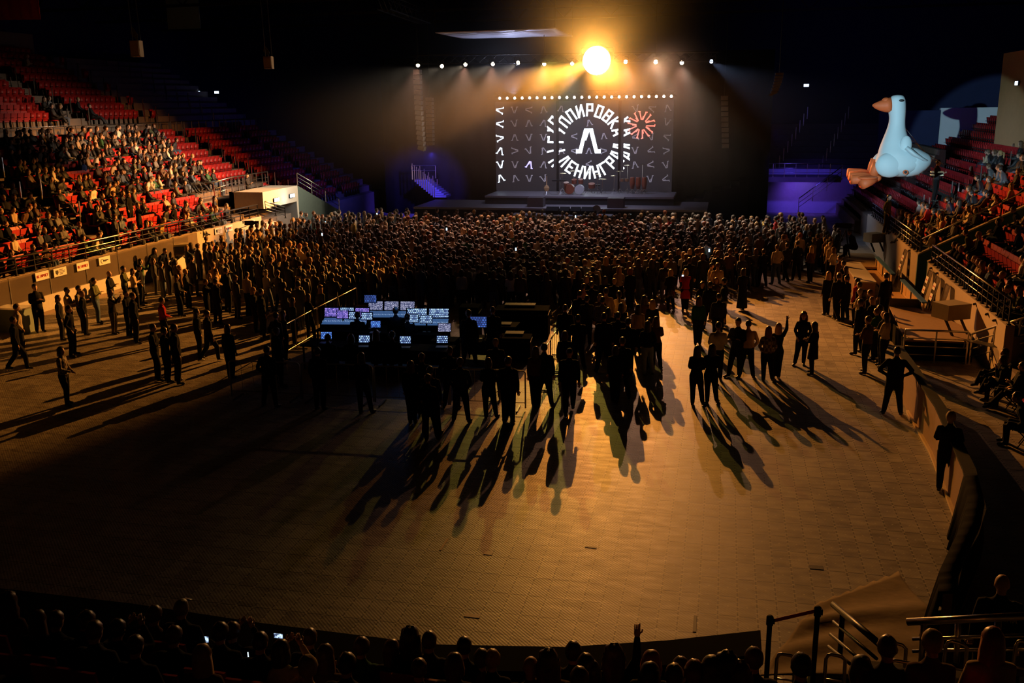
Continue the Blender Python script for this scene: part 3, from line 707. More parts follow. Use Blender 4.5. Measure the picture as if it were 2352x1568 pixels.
board_sign(240, 598, 'C', 'white sign with a black ring on the left boards')
board_sign(502, 530, 'E', 'white sign with black emblem on the beige wall of the left stand', X=-27.15)
board_sign(526, 524, 'O', 'white sign with red lettering on the beige wall of the left stand', X=-27.15)
board_sign(580, 512, 'E', 'small white sign near the left passage', X=-27.15, w_=.5)
# wall speaker / ventilation box on the left wall
def wall_box(loc, rz, label, s=1.):
    t = thing('wall_speaker', label, 'speaker', loc, rz)
    b = MB(); b.box((0, 0, 0), (.9 * s, .75 * s, .5 * s)); b.obj('cabinet', mat('box_beige', (.36, .30, .2), .7), t)
    b = MB(); b.box((0, -.38 * s, 0), (.62 * s, .03, .34 * s)); b.obj('grille', SIGNK, t)
    b = MB(); b.bar((-.3 * s, .1, -.25 * s), (-.3 * s, .5 * s, -.75 * s), .06); b.bar((.3 * s, .1, -.25 * s), (.3 * s, .5 * s, -.75 * s), .06); b.obj('bracket', BLKMET, t)
p = at(415, 571, X=-26.7); wall_box(p, math.radians(35), 'beige box speaker bracketed to the left wall beyond the clear panes')
p = at(2185, 712, X=7.4); wall_box(p, math.radians(-150), 'box speaker on the near right wall above the bench', 1.0)
p = at(2008, 545, X=7.6); wall_box(p, math.radians(-150), 'box speaker on the far right wall beside the camera platform', .9)
# right boards of the near corner
BP = [(5.0, 28.2), (5.03, 25.6), (5.02, 22.5), (4.75, 18.5), (4.48, 16.6), (4.1, 15.5), (3.65, 14.5), (3.38, 13.6)]
BRN = mat('board_brown', (.36, .22, .15), .7, noise=.1)
b = MB()
for (x0, y0), (x1, y1) in zip(BP[:-1], BP[1:]): b.poly([(x0, y0, 0), (x1, y1, 0), (x1, y1, 1.15), (x0, y0, 1.15)], (.14, 0, 0))
struct('wall_boards_right', b, BRN)
b = MB()
for (x0, y0), (x1, y1) in zip(BP[:-1], BP[1:]): b.bar((x0 + .07, y0, 1.17), (x1 + .07, y1, 1.17), .24, .05)
struct('trim_11', b, mat('board_cap', (.04, .04, .035), .8, spec=.1))
b = MB()
for (x0, y0), (x1, y1) in zip(BP[1:5], BP[2:5]): b.bar((x0 - .03, y0, .04), (x1 - .03, y1, .04), .07, .07)
struct('baseboard_right', b, mat('kick_strip', (.75, .55, .30), .5))
# black drape hanging over the curved end of the right boards
b = MB(); n = 22
DP = [(4.72, 18.2), (4.5, 16.9), (4.2, 15.9), (3.8, 14.9), (3.45, 14.0), (3.3, 13.3)]
def along(P, t):
    t *= len(P) - 1; i = min(int(t), len(P) - 2); f = t - i; return (P[i][0] + (P[i + 1][0] - P[i][0]) * f, P[i][1] + (P[i + 1][1] - P[i][1]) * f)
vs = []; fs = []
for i in range(n * 2 + 1):
    x, y = along(DP, i / (n * 2)); k = .05 * math.sin(i * 1.9)
    for j, (dx, z) in enumerate(((.28, .5), (.16, 1.22), (-.06, 1.20), (-.12 + k, .75), (-.22 + 1.6 * k, .02))): vs.append((x + dx, y, z))
for i in range(n * 2):
    for j in range(4): fs.append((i * 5 + j, (i + 1) * 5 + j, (i + 1) * 5 + j + 1, i * 5 + j + 1))
b.add(vs, fs); o = b.obj('drape', DARKC, smooth=True); so = o.modifiers.new('s', 'SOLIDIFY'); so.thickness = .012
tag(o, 'black drape hung over the curved corner of the right boards', 'drape')

# near parapet: curved black topped board under the front row
PP = [(-13.0, 10.9), (-10.3, 10.77), (-8.1, 10.76), (-6.0, 10.64), (-3.5, 10.6), (-1.8, 10.88), (-.5, 11.3), (.72, 11.8)]
b = MB()
for (x0, y0), (x1, y1) in zip(PP[:-1], PP[1:]):
    b.poly([(x0, y0, 0), (x1, y1, 0), (x1, y1, 1.12), (x0, y0, 1.12)], (0, -.12, 0), 1)
    b.poly([(x0, y0 + .03, 1.12), (x1, y1 + .03, 1.12), (x1, y1 - .55, 1.12), (x0, y0 - .55, 1.12)], (0, 0, .06), 0)
struct('wall_near_boards', b, [mat('parapet_black', (.005, .005, .005), .9, spec=.02), mat('parapet_side', (.06, .07, .06), .8, spec=.1)])
# foreground tiers
b = MB()
for i in range(15):
    y = 10.05 - .85 * i; z = .62 + .49 * i
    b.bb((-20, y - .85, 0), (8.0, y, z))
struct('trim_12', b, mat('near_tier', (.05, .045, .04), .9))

# brown cloth laid over the stairs in the near right corner
b = MB(); nx, ny = 40, 26; rr = random.Random(3); vs = []; fs = []
A0, A1, B1, B0 = V(1.75, 14.75, .02), V(3.25, 16.15, .02), V(3.75, 12.4, .35), V(.75, 12.0, .35)
for i in range(nx + 1):
    for j in range(ny + 1):
        u, v = i / nx, j / ny; p = (A0.lerp(A1, u)).lerp(B0.lerp(B1, u), v)
        fold = .025 * math.sin(u * 3 + v * 19 + 1.3 * math.sin(u * 5)) * (.4 + v) + .06 * math.exp(-((v - .30 - .1 * u) * 14) ** 2) + .03 * math.exp(-((v - .62 + .15 * u) * 12) ** 2)
        edge = .05 * math.sin(u * 40) if j == 0 else 0
        vs.append((p.x + edge * .4, p.y + edge, p.z + .03 + max(fold, -.02)))
for i in range(nx):
    for j in range(ny): a = i * (ny + 1) + j; fs.append((a, a + ny + 1, a + ny + 2, a + 1))
b.add(vs, fs); o = b.obj('floor_cloth', mat('brown_cloth', (.22, .16, .10), .95, noise=.25, scale=5, bump=.5), smooth=True)
o.modifiers.new('s', 'SOLIDIFY').thickness = .012
tag(o, 'wrinkled brown cloth spread on the floor in the near right corner', 'cloth')
# marks on the floor
def floor_mark(px, py, w_, d_, m, label, name='floor_tape', rz=0.):
    p = at(px, py, Z=0); o = MB().box((0, 0, .004), (w_, d_, .006)).obj(name, m, loc=(p.x, p.y, 0), rz=rz); tag(o, label, 'floor mark')
TAPE = mat('tape_dark', (.06, .05, .04), .6); TAPEL = mat('tape_light', (.75, .62, .5), .6)
floor_mark(1357, 1257, .22, .05, TAPE, 'short dark strip of tape on the bright part of the floor', rz=-.1)
floor_mark(1875, 1303, .24, .14, mat('sticker_dark', (.05, .045, .03), .5), 'dark rectangular sticker on the floor near the brown cloth', 'floor_sticker')
floor_mark(1596, 1432, .05, .5, TAPE, 'long dark tape strip on the floor by the near parapet')
floor_mark(1122, 1270, .16, .14, TAPEL, 'pale patch of tape on the floor, farther one')
floor_mark(1085, 1414, .26, .10, TAPEL, 'pale patch of tape on the floor beside the near parapet')
floor_mark(1020, 1250, .04, .5, mat('tape_orange', (.5, .28, .12), .6), 'thin orange tape line on the floor left of the pale patch')
# stanchions with the red belt
def stanchion(px, py, label):
    p = at(px, py, Y=12.0); t = thing('stanchion', label, 'barrier post', (p.x, 12.0, 0), 0, 'belt posts by the near corner')
    MB().tube([(0, 0, .0), (0, 0, p.z - .08)], .035, 12).obj('post', DARK, t, smooth=True)
    MB().tube([(0, 0, p.z - .14), (0, 0, p.z - .02), (0, 0, p.z)], [.048, .048, .03], 12).box((.05, 0, p.z - .08), (.03, .05, .07)).obj('belt_head', DARK, t, smooth=True)
    MB().tube([(0, 0, 0), (0, 0, .03), (0, 0, .045)], [.18, .18, .05], 16).obj('base', DARK, t)
    return p
s1 = stanchion(1769, 1413, 'black belt post beside the end of the near parapet'); s2 = stanchion(1879, 1392, 'black belt post in front of the brown cloth')
o = MB().poly([s1 + V(.04, 0, -.05), s2 + V(-.04, 0, -.05), s2 + V(-.04, 0, -.105), s1 + V(.04, 0, -.105)], (0, .004, 0)).obj('barrier_belt', mat('belt_red', (.75, .01, .04), .6)); tag(o, 'red belt stretched between the two black posts', 'belt')
# handrails of the near right corner
def rail_obj(paths, posts, label, name='railing', r=.03, m=CHROME):
    t = thing(name, label, 'railing', paths[0][0]); o0 = Vector(paths[0][0])
    b = MB(); b.tube([Vector(p) - o0 for p in paths[0]], r, 10)
    b.obj('handrail', m, t, smooth=True)
    for q in paths[1:]: MB().tube([Vector(p) - o0 for p in q], r * .5, 8).obj('rail', m, t, smooth=True)
    for a, c in posts: MB().tube([Vector(a) - o0, Vector(c) - o0], r * .8, 8).obj('post', m, t, smooth=True)
P_ = lambda x, y, Y: at(x, y, Y=Y)
rail_obj([[P_(1914, 1388, 11.2), P_(2030, 1487, 9.6)], [P_(1914, 1427, 11.2), P_(2013, 1512, 9.6)], [P_(1907, 1456, 11.2), P_(1985, 1522, 9.8)], [P_(1903, 1484, 11.2), P_(1960, 1530, 10)]],
         [(P_(1935, 1408, 10.9), P_(1929, 1508, 10.9))], 'dark sloping handrail beside the stairs with the brown cloth', m=BLKMET, r=.04)
rail_obj([[P_(2084, 1428, 9.8), P_(2360, 1414, 9.4)], [P_(2096, 1467, 9.8), P_(2360, 1459, 9.4)], [P_(2096, 1495, 9.8), P_(2360, 1490, 9.4)]],
         [(P_(2121, 1430, 9.75), P_(2116, 1520, 9.75)), (P_(2201, 1424, 9.65), P_(2197, 1520, 9.65)), (P_(2293, 1420, 9.5), P_(2288, 1520, 9.5))], 'polished steel railing at the bottom right in front of the near seats', r=.04)
LOOPS = [(1785, 1500, 1826, 1506, 60), (1898, 1501, 1942, 1508, 60), (2035, 1472, 2082, 1482, 60), (2044, 1515, 2100, 1524, 50), (2174, 1471, 2222, 1480, 55), (2222, 1519, 2290, 1530, 45), (2335, 1470, 2370, 1478, 55), (1500, 1545, 1540, 1550, 30)][:7]
for k, (xa, ya, xb, yb, hh) in enumerate(LOOPS):
    Yk = 8.9 if ya > 1505 else 9.35
    a = P_(xa, ya, Yk); c = P_(xb, yb, Yk); t = thing('seat_guard_loop', 'chrome hoop over the near seats, %s from the left' % ordn(k), 'guard rail', (a.x, a.y, a.z - .5), 0, 'chrome hoops by the near right seats')
    d = c - a
    MB().tube([(0, 0, 0), (0, 0, .44), (.02, 0, .49), (.05, 0, .5), (d.x - .04, d.y, d.z + .5), (d.x, d.y, d.z + .46), (d.x + .01, d.y, 0)], .019, 8).obj('hoop', CHROME, t, smooth=True)
    MB().tube([(0, 0, .2), (d.x, d.y, d.z + .2)], .011, 6).obj('crossbar', CHROME, t, smooth=True)

# ------------------------------------------------------------------ right side furniture: counter, benches, platforms
p = V(5.45, 40.1, 0); t = thing('penalty_counter', 'white topped counter with brown front beside the right crowd', 'counter', p)
MB().bb((0, 0, .84), (.75, 5.0, .9)).obj('top', WHITEB, t); MB().bb((.04, .04, 0), (.10, 4.96, .84)).bb((.65, .04, 0), (.71, 4.96, .84)).bb((.04, .0, 0), (.71, .05, .84)).obj('side_panels', BRN, t)
def bench(loc, L, label, rz=0.):
    t = thing('players_bench', label, 'bench', loc, rz, 'wooden benches along the right wall')
    MB().bb((0, 0, .42), (.45, L, .47)).bb((0, 0, .36), (.04, L, .42)).obj('seat', WOOD, t)
    b = MB()
    for k in range(4): b.bb((.47, L * k / 4 + .03, .55), (.51, L * (k + 1) / 4 - .03, .92), 0)
    b.bb((.46, 0, .47), (.50, L, .55)); b.obj('backrest', WOOD, t)
    MB().bb((.42, 0, .95), (.60, L, 1.0)).obj('blue_shelf', BLUEP, t)
    for k in (0.1, .5, .9): MB().bb((.08, L * k, 0), (.14, L * k + .06, .42)).bb((.44, L * k, 0), (.50, L * k + .06, .95)).obj('leg', BLKMET, t)
bench((6.55, 41.6, 0), 4.6, 'pale wooden bench with blue shelf behind the white counter')
bench((6.7, 35.7, 0), 4.6, 'pale wooden bench with blue shelf behind the guard in black')
# low stage blocks
t = thing('camera_platform', 'low wooden camera platform by the right wall', 'platform', (5.7, 45.6, 0))
MB().bb((0, 0, .52), (1.7, 4.2, .6)).obj('deck', mat('ply_deck', (.40, .27, .13), .7, noise=.2), t); 
for x, y in ((.05, .05), (1.55, .05), (.05, 4.05), (1.55, 4.05)): MB().bb((x, y, 0), (x + .1, y + .1, .52)).obj('leg', BLKMET, t)
t = thing('covered_platform', 'brown covered platform with black skirt in front of the right wall', 'platform', (5.85, 31.2, 0))
b = MB(); b.poly([(0, 0, .6), (2.0, 0, .6), (2.2, 2.2, .6), (1.45, 5.2, .6), (.3, 5.2, .6)], (0, 0, .06)); b.obj('deck', mat('deck_brown', (.34, .22, .13), .9, noise=.15), t)
MB().bb((.0, .0, 0), (2.0, .04, .6)).bb((0, .0, 0), (.05, 5.2, .6)).obj('skirt', DARKC, t)
MB().bb((.3, 5.2, .0), (1.5, 5.3, .95)).obj('end_panel', mat('panel_olive', (.10, .09, .06), .7), t)
railing('railing', [(5.75, 30.9, 0), (7.6, 30.9, 0)], 1.05, 'steel railing in front of the black skirt of the right platform', rails=(1, .75, .5, .25), step=1.2, pm=CHROME)
railing('railing', [(7.7, 30.9, 0), (8.9, 28.2, 1.35)], 1.0, 'steel railing climbing the steps beside the near right wall', rails=(1, .75, .5, .25), step=1.2, pm=CHROME)
# steps beside it
b = MB()
for i in range(5): b.bb((7.9 + .32 * i, 27.4, 0), (7.9 + .32 * (i + 1), 29.0, .27 * (i + 1)))
struct('trim_13', b, TIER)
# clear panes leaning on the right wall
for k, (y, lb) in enumerate(((44.0, 'leaning clear pane with two white signs on the far right wall'), (38.6, 'leaning clear pane with two pale signs on the near right wall, far one'), (37.2, 'leaning clear pane with two white signs on the near right wall, middle one'), (35.6, 'leaning clear pane without signs on the near right wall'))):
    t = thing('stored_glass_pane', lb, 'glass pane', (8.0, y, 0)); 
    b = MB(); b.poly([(-.35, 0, 0), (-.35, .62, 0), (-.02, .62, 1.62), (-.02, 0, 1.62)], (.015, 0, 0)); b.obj('pane', pg, t)
    b = MB(); b.tube([(-.37, 0, 0), (-.04, 0, 1.6), (-.04, .62, 1.6), (-.37, .62, 0)], .022, 6); b.obj('frame', CHROME, t)
    if k != 3:
        b = MB()
        for z in (1.25, .85):
            f = z / 1.62; x = -.37 + .33 * f - .03; b.box((x, .31, z), (.01, .42, .26), mtx=Matrix.Rotation(math.radians(11), 3, 'Y'))
        b.obj('paper_sign', SIGNW, t)
        b = MB()
        for z in (1.25, .85):
            f = z / 1.62; x = -.37 + .33 * f - .04; b.box((x, .31, z), (.01, .28, .04), mtx=Matrix.Rotation(math.radians(11), 3, 'Y'))
        b.obj('red_lettering', SIGNR, t)
# metal rack of slats
t = thing('slatted_rack', 'steel slatted bench below the near right box speaker', 'bench', (7.3, 30.4, .66))
for k in range(5): MB().tube([(.0 + .1 * k, 0, .25), (.7 + .1 * k, -.8, .25)], .016, 6).obj('slat', CHROME, t)
MB().bar((.1, 0, 0), (.1, 0, .25), .04).bar((.9, -.8, 0), (.9, -.8, .25), .04).bar((.5, 0, 0), (.5, 0, .25), .04).obj('legs', BLKMET, t)
# utility boxes on the left floor and corner stand
t = thing('barrier_case', 'grey green flight case at the left edge beside the guard', 'case', (at(30, 765, Z=0).x, at(30, 765, Z=0).y, 0))
MB().bb((-.6, 0, 0), (.55, .6, .95)).obj('body', mat('case_green', (.16, .22, .20), .6), t); MB().bb((-.62, -.02, .90), (.57, .62, .96)).obj('lid', CHROME, t)
# ------------------------------------------------------------------ stage
SY = 64.0
STG = mat('stage_deck', (.22, .20, .22), .45, noise=.15); STF = mat('stage_skirt', (.02, .02, .022), .8)
t = thing('stage', 'black stage in front of the lit screen', 'stage', (-9.6, 60, 0))
MB().bb((-10.5, 0, 1.42), (8.6, 5.0, 1.55)).obj('front_deck', STG, t); MB().bb((-10.45, .05, 0), (8.55, .2, 1.42)).obj('front_skirt', STF, t)
MB().bb((-3.6, -1.3, 1.12), (2.8, 0, 1.25)).obj('thrust_deck', STG, t); MB().bb((-3.6, -1.28, 0), (2.8, -1.2, 1.12)).obj('thrust_skirt', STF, t)
MB().bb((-6.2, 2.4, 1.98), (6.4, 6.2, 2.1)).obj('riser_deck', STG, t); MB().bb((-6.2, 2.45, 1.55), (6.4, 2.55, 1.98)).obj('riser_skirt', STF, t)
SCY = 66.2
# LED screen
t = thing('led_screen', 'big dark LED screen with glowing white letters behind the stage', 'screen', (0, 0, 0))
scr_l, scr_r = at(1138, 300, Y=SCY).x, at(1546, 300, Y=SCY).x; z0, z1 = 2.1, at(1345, 231, Y=SCY).z
pan = mat('led_panel', (.015, .015, .018), .5, em=(.30, .26, .34), es=.045); quiet(pan)
def cx(px): return at(1100 + px / 4.704, 325, Y=SCY).x
def czz(py): return at(1345, 200 + py / 4.704, Y=SCY).z
kx = (cx(1600) - cx(600)) / 1000; kz = (czz(900) - czz(300)) / 600
for a, c in ((None, 835), (865, 1505), (1535, None)):
    xa = scr_l if a is None else cx(a); xb = scr_r if c is None else cx(c)
    MB().bb((xa, SCY, z0), (xb, SCY + .25, z1)).obj('panel', pan, t)
MB().bb((cx(835), SCY + .1, z0), (cx(865), SCY + .25, z1)).obj('panel_gap', DARK, t)
MB().bb((cx(1505), SCY + .1, z0), (cx(1535), SCY + .25, z1)).obj('panel_gap', DARK, t)
WL = mat('led_white', (1, 1, 1), .5, em=(.82, .92, 1.0), es=3.2); GL = quiet(mat('led_grey', (1, 1, 1), .5, em=(.42, .40, .45), es=.13)); BL = quiet(mat('led_blue', (1, 1, 1), .5, em=(.35, .30, 1.0), es=2.6)); RL = quiet(mat('led_red', (1, 1, 1), .5, em=(1.0, .20, .13), es=1.5))
WG = quiet(mat('led_white_small', (1, 1, 1), .5, em=(.72, .86, 1.0), es=2.2))
def lpoly(b, P, m=0, y=-.03): b.poly([(p.x, SCY + y, p.y) for p in P], (0, .02, 0), m)
def S2(x, y): return Vector((cx(x), czz(y)))
b = MB(); LOGO = [(1138,447),(1230,447),(1285,672),(1317,672),(1317,715),(1255,715),(1192,478),(1158,578),(1145,570),(1112,715),(1050,715),(1050,672),(1080,672)]
# split in two convex-ish halves so that the face fills cleanly
lpoly(b, [S2(*q) for q in LOGO]); b.obj('central_emblem', WL, t)
def ring(x_shift, x0, x1, name):
    cxr, cyr, R_ = 1185, 585, 338
    def put(ch, ang, up):
        b = MB()
        a = math.radians(ang); c = Vector((cxr + R_ * math.cos(a), cyr - R_ * math.sin(a)))
        rot = (a - math.pi / 2) if up else (a + math.pi / 2)
        for q in strokes(ch, 74, 138, 19):
            P = []
            for v in q:
                xx = v.x * math.cos(rot) - v.y * math.sin(rot); yy = v.x * math.sin(rot) + v.y * math.cos(rot)
                P.append(Vector((c.x + xx + x_shift, c.y - yy)))
            P = clip_poly(P, x0, x1)
            if len(P) >= 3: lpoly(b, [S2(p.x, p.y) for p in P], y=-.035)
        if b.v: b.obj(name, WL, t)
    for i, ch in enumerate('ГРУППИРОВКА'): put(ch, 194 - 17.6 * i, True)
    for i, ch in enumerate('ЛЕНИНГРАД'): put(ch, 219 + 16.4 * i, False)
ring(0, 866, 1504, 'letter'); ring(-100, 740, 805, 'letter'); ring(108, 1565, 1632, 'letter')
# small emblems
SG = [(-.18,.5),(.18,.5),(.40,-.38),(.52,-.38),(.52,-.5),(.26,-.5),(.26,-.40),(.02,.34),(-.08,.02),(-.14,.05),(-.26,-.38),(-.26,-.5),(-.52,-.5),(-.52,-.38),(-.40,-.38)]
def glyph(b, x, y, deg, s, y_=-.03, m=None, nm='small_emblem'):
    b = MB()
    a = math.radians(deg)
    L_ = [[(-.14,.5),(.0,.5),(-.30,-.42),(-.44,-.42)], [(.0,.5),(.14,.5),(.44,-.42),(.30,-.42)], [(-.55,-.5),(-.28,-.5),(-.28,-.38),(-.55,-.38)], [(.28,-.5),(.55,-.5),(.55,-.38),(.28,-.38)], [(-.16,.05),(-.06,.0),(.02,.42),(-.04,.42)]]
    for q in L_:
        P = []
        for (u, v) in q:
            u *= s; v *= s; P.append(S2(x + u * math.cos(a) - v * math.sin(a), y - (u * math.sin(a) + v * math.cos(a))))
        lpoly(b, P, y=y_)
    b.obj(nm, m or GL, t)
b = MB()
for (y, a) in ((240, 80), (390, 85), (545, -80), (688, -14), (838, 190), (988, 18)): glyph(b, 230, y, a, 78, m=WG)
b = MB(); rr = random.Random(5)
G = [[180, 85, 8], [190, 3, -12], [0, 185, 182], [-88, 200, 20], [180, None, -8], [15, 182, 200]]
for r, y in enumerate((238, 385, 540, 685, 838, 988)):
    for c, x in enumerate((388, 542, 700)):
        if G[r][c] is None: continue
        glyph(b, x, y, G[r][c], 72)
    for c, x in enumerate((1690, 1860, 2028)):
        if (x, y) in ((1860, 385), (1690, 385), (1690, 988)): continue
        glyph(b, x, y, [195, 185, 70, 110, 12, -80, 100, 165][(r * 3 + c * 2) % 8], 72)
for (x, y, a) in ((1030, 530, 90), (1350, 530, 5), (1190, 688, 0), (1030, 688, 85), (1350, 688, -85), (1190, 385, 15), (888, 230, -10), (888, 690, 10), (1190, 830, 100)): glyph(b, x, y, a, 66)
glyph(b, 545, 838, -14, 78, m=BL)
b = MB()
for k in range(7): a = 90 - k * 360 / 7 - 6; glyph(b, 1752 + 98 * math.cos(math.radians(a)), 412 - 98 * math.sin(math.radians(a)), a + 90, 92, -.045, RL, 'red_emblem')
# row of small lamps over the screen
BUL = mat('bulb_white', (1, 1, 1), .4, em=(1.0, .86, .72), es=7); HOUS = BLKMET
lm = None
for i in range(24):
    p = at(1148 + (1542 - 1148) * i / 23, 225.5 - 4.5 * i / 23, Y=65.4)
    lb = '%s small round lamp from the left in the row above the screen' % ordn(i)
    if lm is None:
        t0 = thing('row_lamp', lb, 'lamp', p, 0, 'small lamps in a row above the screen')
        MB().tube([(0, .16, 0), (0, 0, 0)], [.06, .12], 10).obj('housing', HOUS, t0); MB().ball((0, -.01, 0), (.095, .03, .095), 10, 6).obj('lens', BUL, t0, smooth=True); lm = t0
    else: dup(lm, p, 0, lb)
b = MB(); a = at(1135, 218, Y=65.6); c = at(1555, 213, Y=65.6)
def truss(b, a, c, s=.4, step=.6, r=.025):
    a, c = Vector(a), Vector(c); d = (c - a); n = max(2, int(d.length / step)); u = d.normalized(); q = u.cross(V(0, 0, 1)).normalized(); up = q.cross(u)
    cr = [q * s / 2 * i + up * s / 2 * j for i, j in ((-1, -1), (1, -1), (1, 1), (-1, 1))]
    for k in cr: b.bar(a + k, c + k, r * 2)
    for i in range(n):
        p0, p1 = a + d * i / n, a + d * (i + 1) / n
        for j in range(4):
            k0, k1 = cr[j], cr[(j + 1) % 4]; b.bar(p0 + k0, p1 + k1, r * 1.1)
    return b
tag(truss(MB(), a, c).obj('lighting_truss', BLKMET), 'lattice truss carrying the row of small lamps over the screen', 'truss')
tag(truss(MB(), at(945, 137, Y=57.7), at(1650, 130, Y=57.7), .5).obj('lighting_truss', BLKMET), 'long lattice truss high above the front of the stage', 'truss')
tag(truss(MB(), at(880, 5, Y=50), at(975, 40, Y=58), .7, 1.0).obj('lighting_truss', BLKMET), 'short lattice truss near the roof above the left of the stage', 'truss')
b = MB()
for px in (960, 1250, 1506, 1634): 
    p = at(px, 130, Y=57.7); b.tube([p, (p.x, p.y, 17)], .02, 5)
tag(b.obj('truss_cables', BLKMET), 'steel cables holding the long truss under the roof', 'cable', kind='stuff')
# beam lights on the truss
LENS = mat('beam_lens', (1, 1, 1), .4, em=(1.0, .80, .55), es=22); LENSB = mat('beam_lens_blue', (1, 1, 1), .4, em=(.5, .65, 1.0), es=8)
bm0 = None
for i, (P, q) in enumerate(zip(BEAM_POS, BEAMS)):
    lb = '%s bright beam light from the left on the long truss' % ordn(i)
    ry = .5 if i < 6 else (-.5 if i > 9 else 0.)
    if bm0 is None or i == 10:
        t0 = thing('beam_light', lb if i < 10 else 'bluish beam light at the right end of the long truss', 'stage light', P, ry, 'beam lights on the long truss')
        MB().tube([(0, .45, .02), (0, .2, 0), (0, 0, 0)], [.09, .14, .13], 12).obj('head', HOUS, t0, smooth=True)
        MB().ball((0, -.0, 0), (.11, .05, .11), 12, 6).obj('lens', LENS if i < 10 else LENSB, t0, smooth=True)
        MB().bar((-.17, .2, 0), (-.17, .2, .3), .04).bar((.17, .2, 0), (.17, .2, .3), .04).bar((-.17, .2, .3), (.17, .2, .3), .04).obj('yoke', HOUS, t0)
        bm0 = t0
    else: dup(bm0, P, ry, lb)
# the orange lamp, its disc enlarged to the size of its bloom
t = thing('blinder_lamp', 'orange white lamp over the stage, its glowing disc enlarged to imitate bloom', 'stage light', KEY)
MB().tube([(0, .7, 0), (0, .3, 0), (0, 0, 0)], [.40, .78, .84], 24).obj('reflector', HOUS, t, smooth=True)
MB().ball((0, .0, 0), (.78, .18, .78), 28, 14).obj('lens', mat('blinder_lens', (1, 1, 1), .4, em=(1.0, .86, .66), es=9), t, smooth=True)
MB().bar((-.90, .3, 0), (-.90, .3, .7), .05).bar((.90, .3, 0), (.90, .3, .7), .05).bar((-.90, .3, .7), (.90, .3, .7), .05).obj('yoke', HOUS, t)
# band gear
def drum(b, c, r, h, tilt=(0, 0), mi=0):
    R_ = Matrix.Rotation(tilt[0], 3, 'X') @ Matrix.Rotation(tilt[1], 3, 'Y'); a = R_ @ V(0, 0, h / 2); b.tube([Vector(c) - a, Vector(c) + a], r, 16, mi)
def stand(b, x, y, z, h, legs=3):
    b.tube([(x, y, z + .25), (x, y, z + h)], .015, 5)
    for k in range(legs): a = k * 2.094 + .5; b.tube([(x, y, z + .35), (x + .3 * math.cos(a), y + .3 * math.sin(a), z)], .012, 5)
DC = at(1340, 437, Y=64.3); DR = mat('drum_shell', (.30, .08, .04), .3, noise=.2); DRH = mat('drum_head', (.6, .6, .6), .5); CYM = mat('cymbal', (.55, .42, .18), .25, 1.0)
t = thing('drum_kit', 'drum kit in the middle of the riser below the screen', 'drum kit', (DC.x, 64.3, 2.1))
b = MB(); drum(b, (-.9, -.3, .35), .34, .45, (math.pi / 2, 0)); b.obj('bass_drum', DR, t, smooth=False)
b = MB(); drum(b, (-.2, -.4, .33), .32, .42, (math.pi / 2, 0)); b.obj('bass_drum', DRH, t)
for x, y, z, r in ((-.6, -.2, .85, .18), (-.15, -.2, .87, .17), (.55, .1, .55, .23), (-1.2, .15, .62, .19)):
    b = MB(); drum(b, (x, y, z), r, .28, (.3, 0)); b.obj('tom_drum', DR, t)
for x, y, z in ((-1.5, .2, 1.35), (-.7, .3, 1.5), (.3, .3, 1.5), (.95, .1, 1.3), (1.3, -.1, 1.0)):
    b = MB(); b.tube([(x, y, z), (x, y, z + .015), (x, y, z + .04)], [.28, .22, .03], 16); b.obj('cymbal', CYM, t)
    b = MB(); stand(b, x, y, 0, z); b.obj('stand', CHROME, t)
b = MB(); stand(b, .9, .6, 0, .5); b.tube([(.9, .6, .5), (.9, .6, .57)], .17, 12); b.obj('stool', BLKMET, t)
PC = at(1440, 437, Y=64.4)
t = thing('percussion_set', 'congas, drums and cymbals right of the drum kit', 'percussion', (PC.x, 64.4, 2.1))
for x, h in ((.35, .75), (.75, .75), (1.15, .7)):
    b = MB(); b.tube([(x, 0, .35), (x, 0, .7), (x, 0, 1.05), (x, 0, 1.12)], [.12, .18, .16, .15], 12); b.obj('conga', DR, t, smooth=True); b = MB(); stand(b, x, 0, 0, .5); b.obj('stand', CHROME, t)
for x, z in ((-.5, 1.5), (.0, 1.9), (1.0, 1.95), (-.9, 1.2)):
    b = MB(); b.tube([(x, .2, z), (x, .2, z + .03)], [.26, .04], 14); b.obj('cymbal', CYM, t); b = MB(); stand(b, x, .2, 0, z); b.obj('stand', CHROME, t)
for x in (-.35, -.02):
    b = MB(); b.tube([(x, -.1, .85), (x, -.1, 1.05)], .15, 12); b.obj('timbale', CHROME, t)
for px, lb in ((1256, 'guitar stand with microphone at the left of the riser'), (1288, 'keyboard on a stand left of the drum kit')):
    p = at(px, 437, Y=63.5); t = thing('keyboard_stand' if px == 1288 else 'guitar_stand', lb, 'music stand', (p.x, 63.5, 2.1)); b = MB(); stand(b, 0, 0, 0, 1.15); b.obj('stand', CHROME, t)
    if px == 1288: MB().box((-.1, 0, .95), (.95, .3, .08)).obj('keyboard', DARK, t)
    else: MB().tube([(0, -.1, .25), (0, -.1, .45), (0, -.08, .6), (0, -.05, .65), (0, .05, 1.25)], [.12, .19, .12, .03, .02], 10, flat=.3).obj('guitar', WOOD, t)
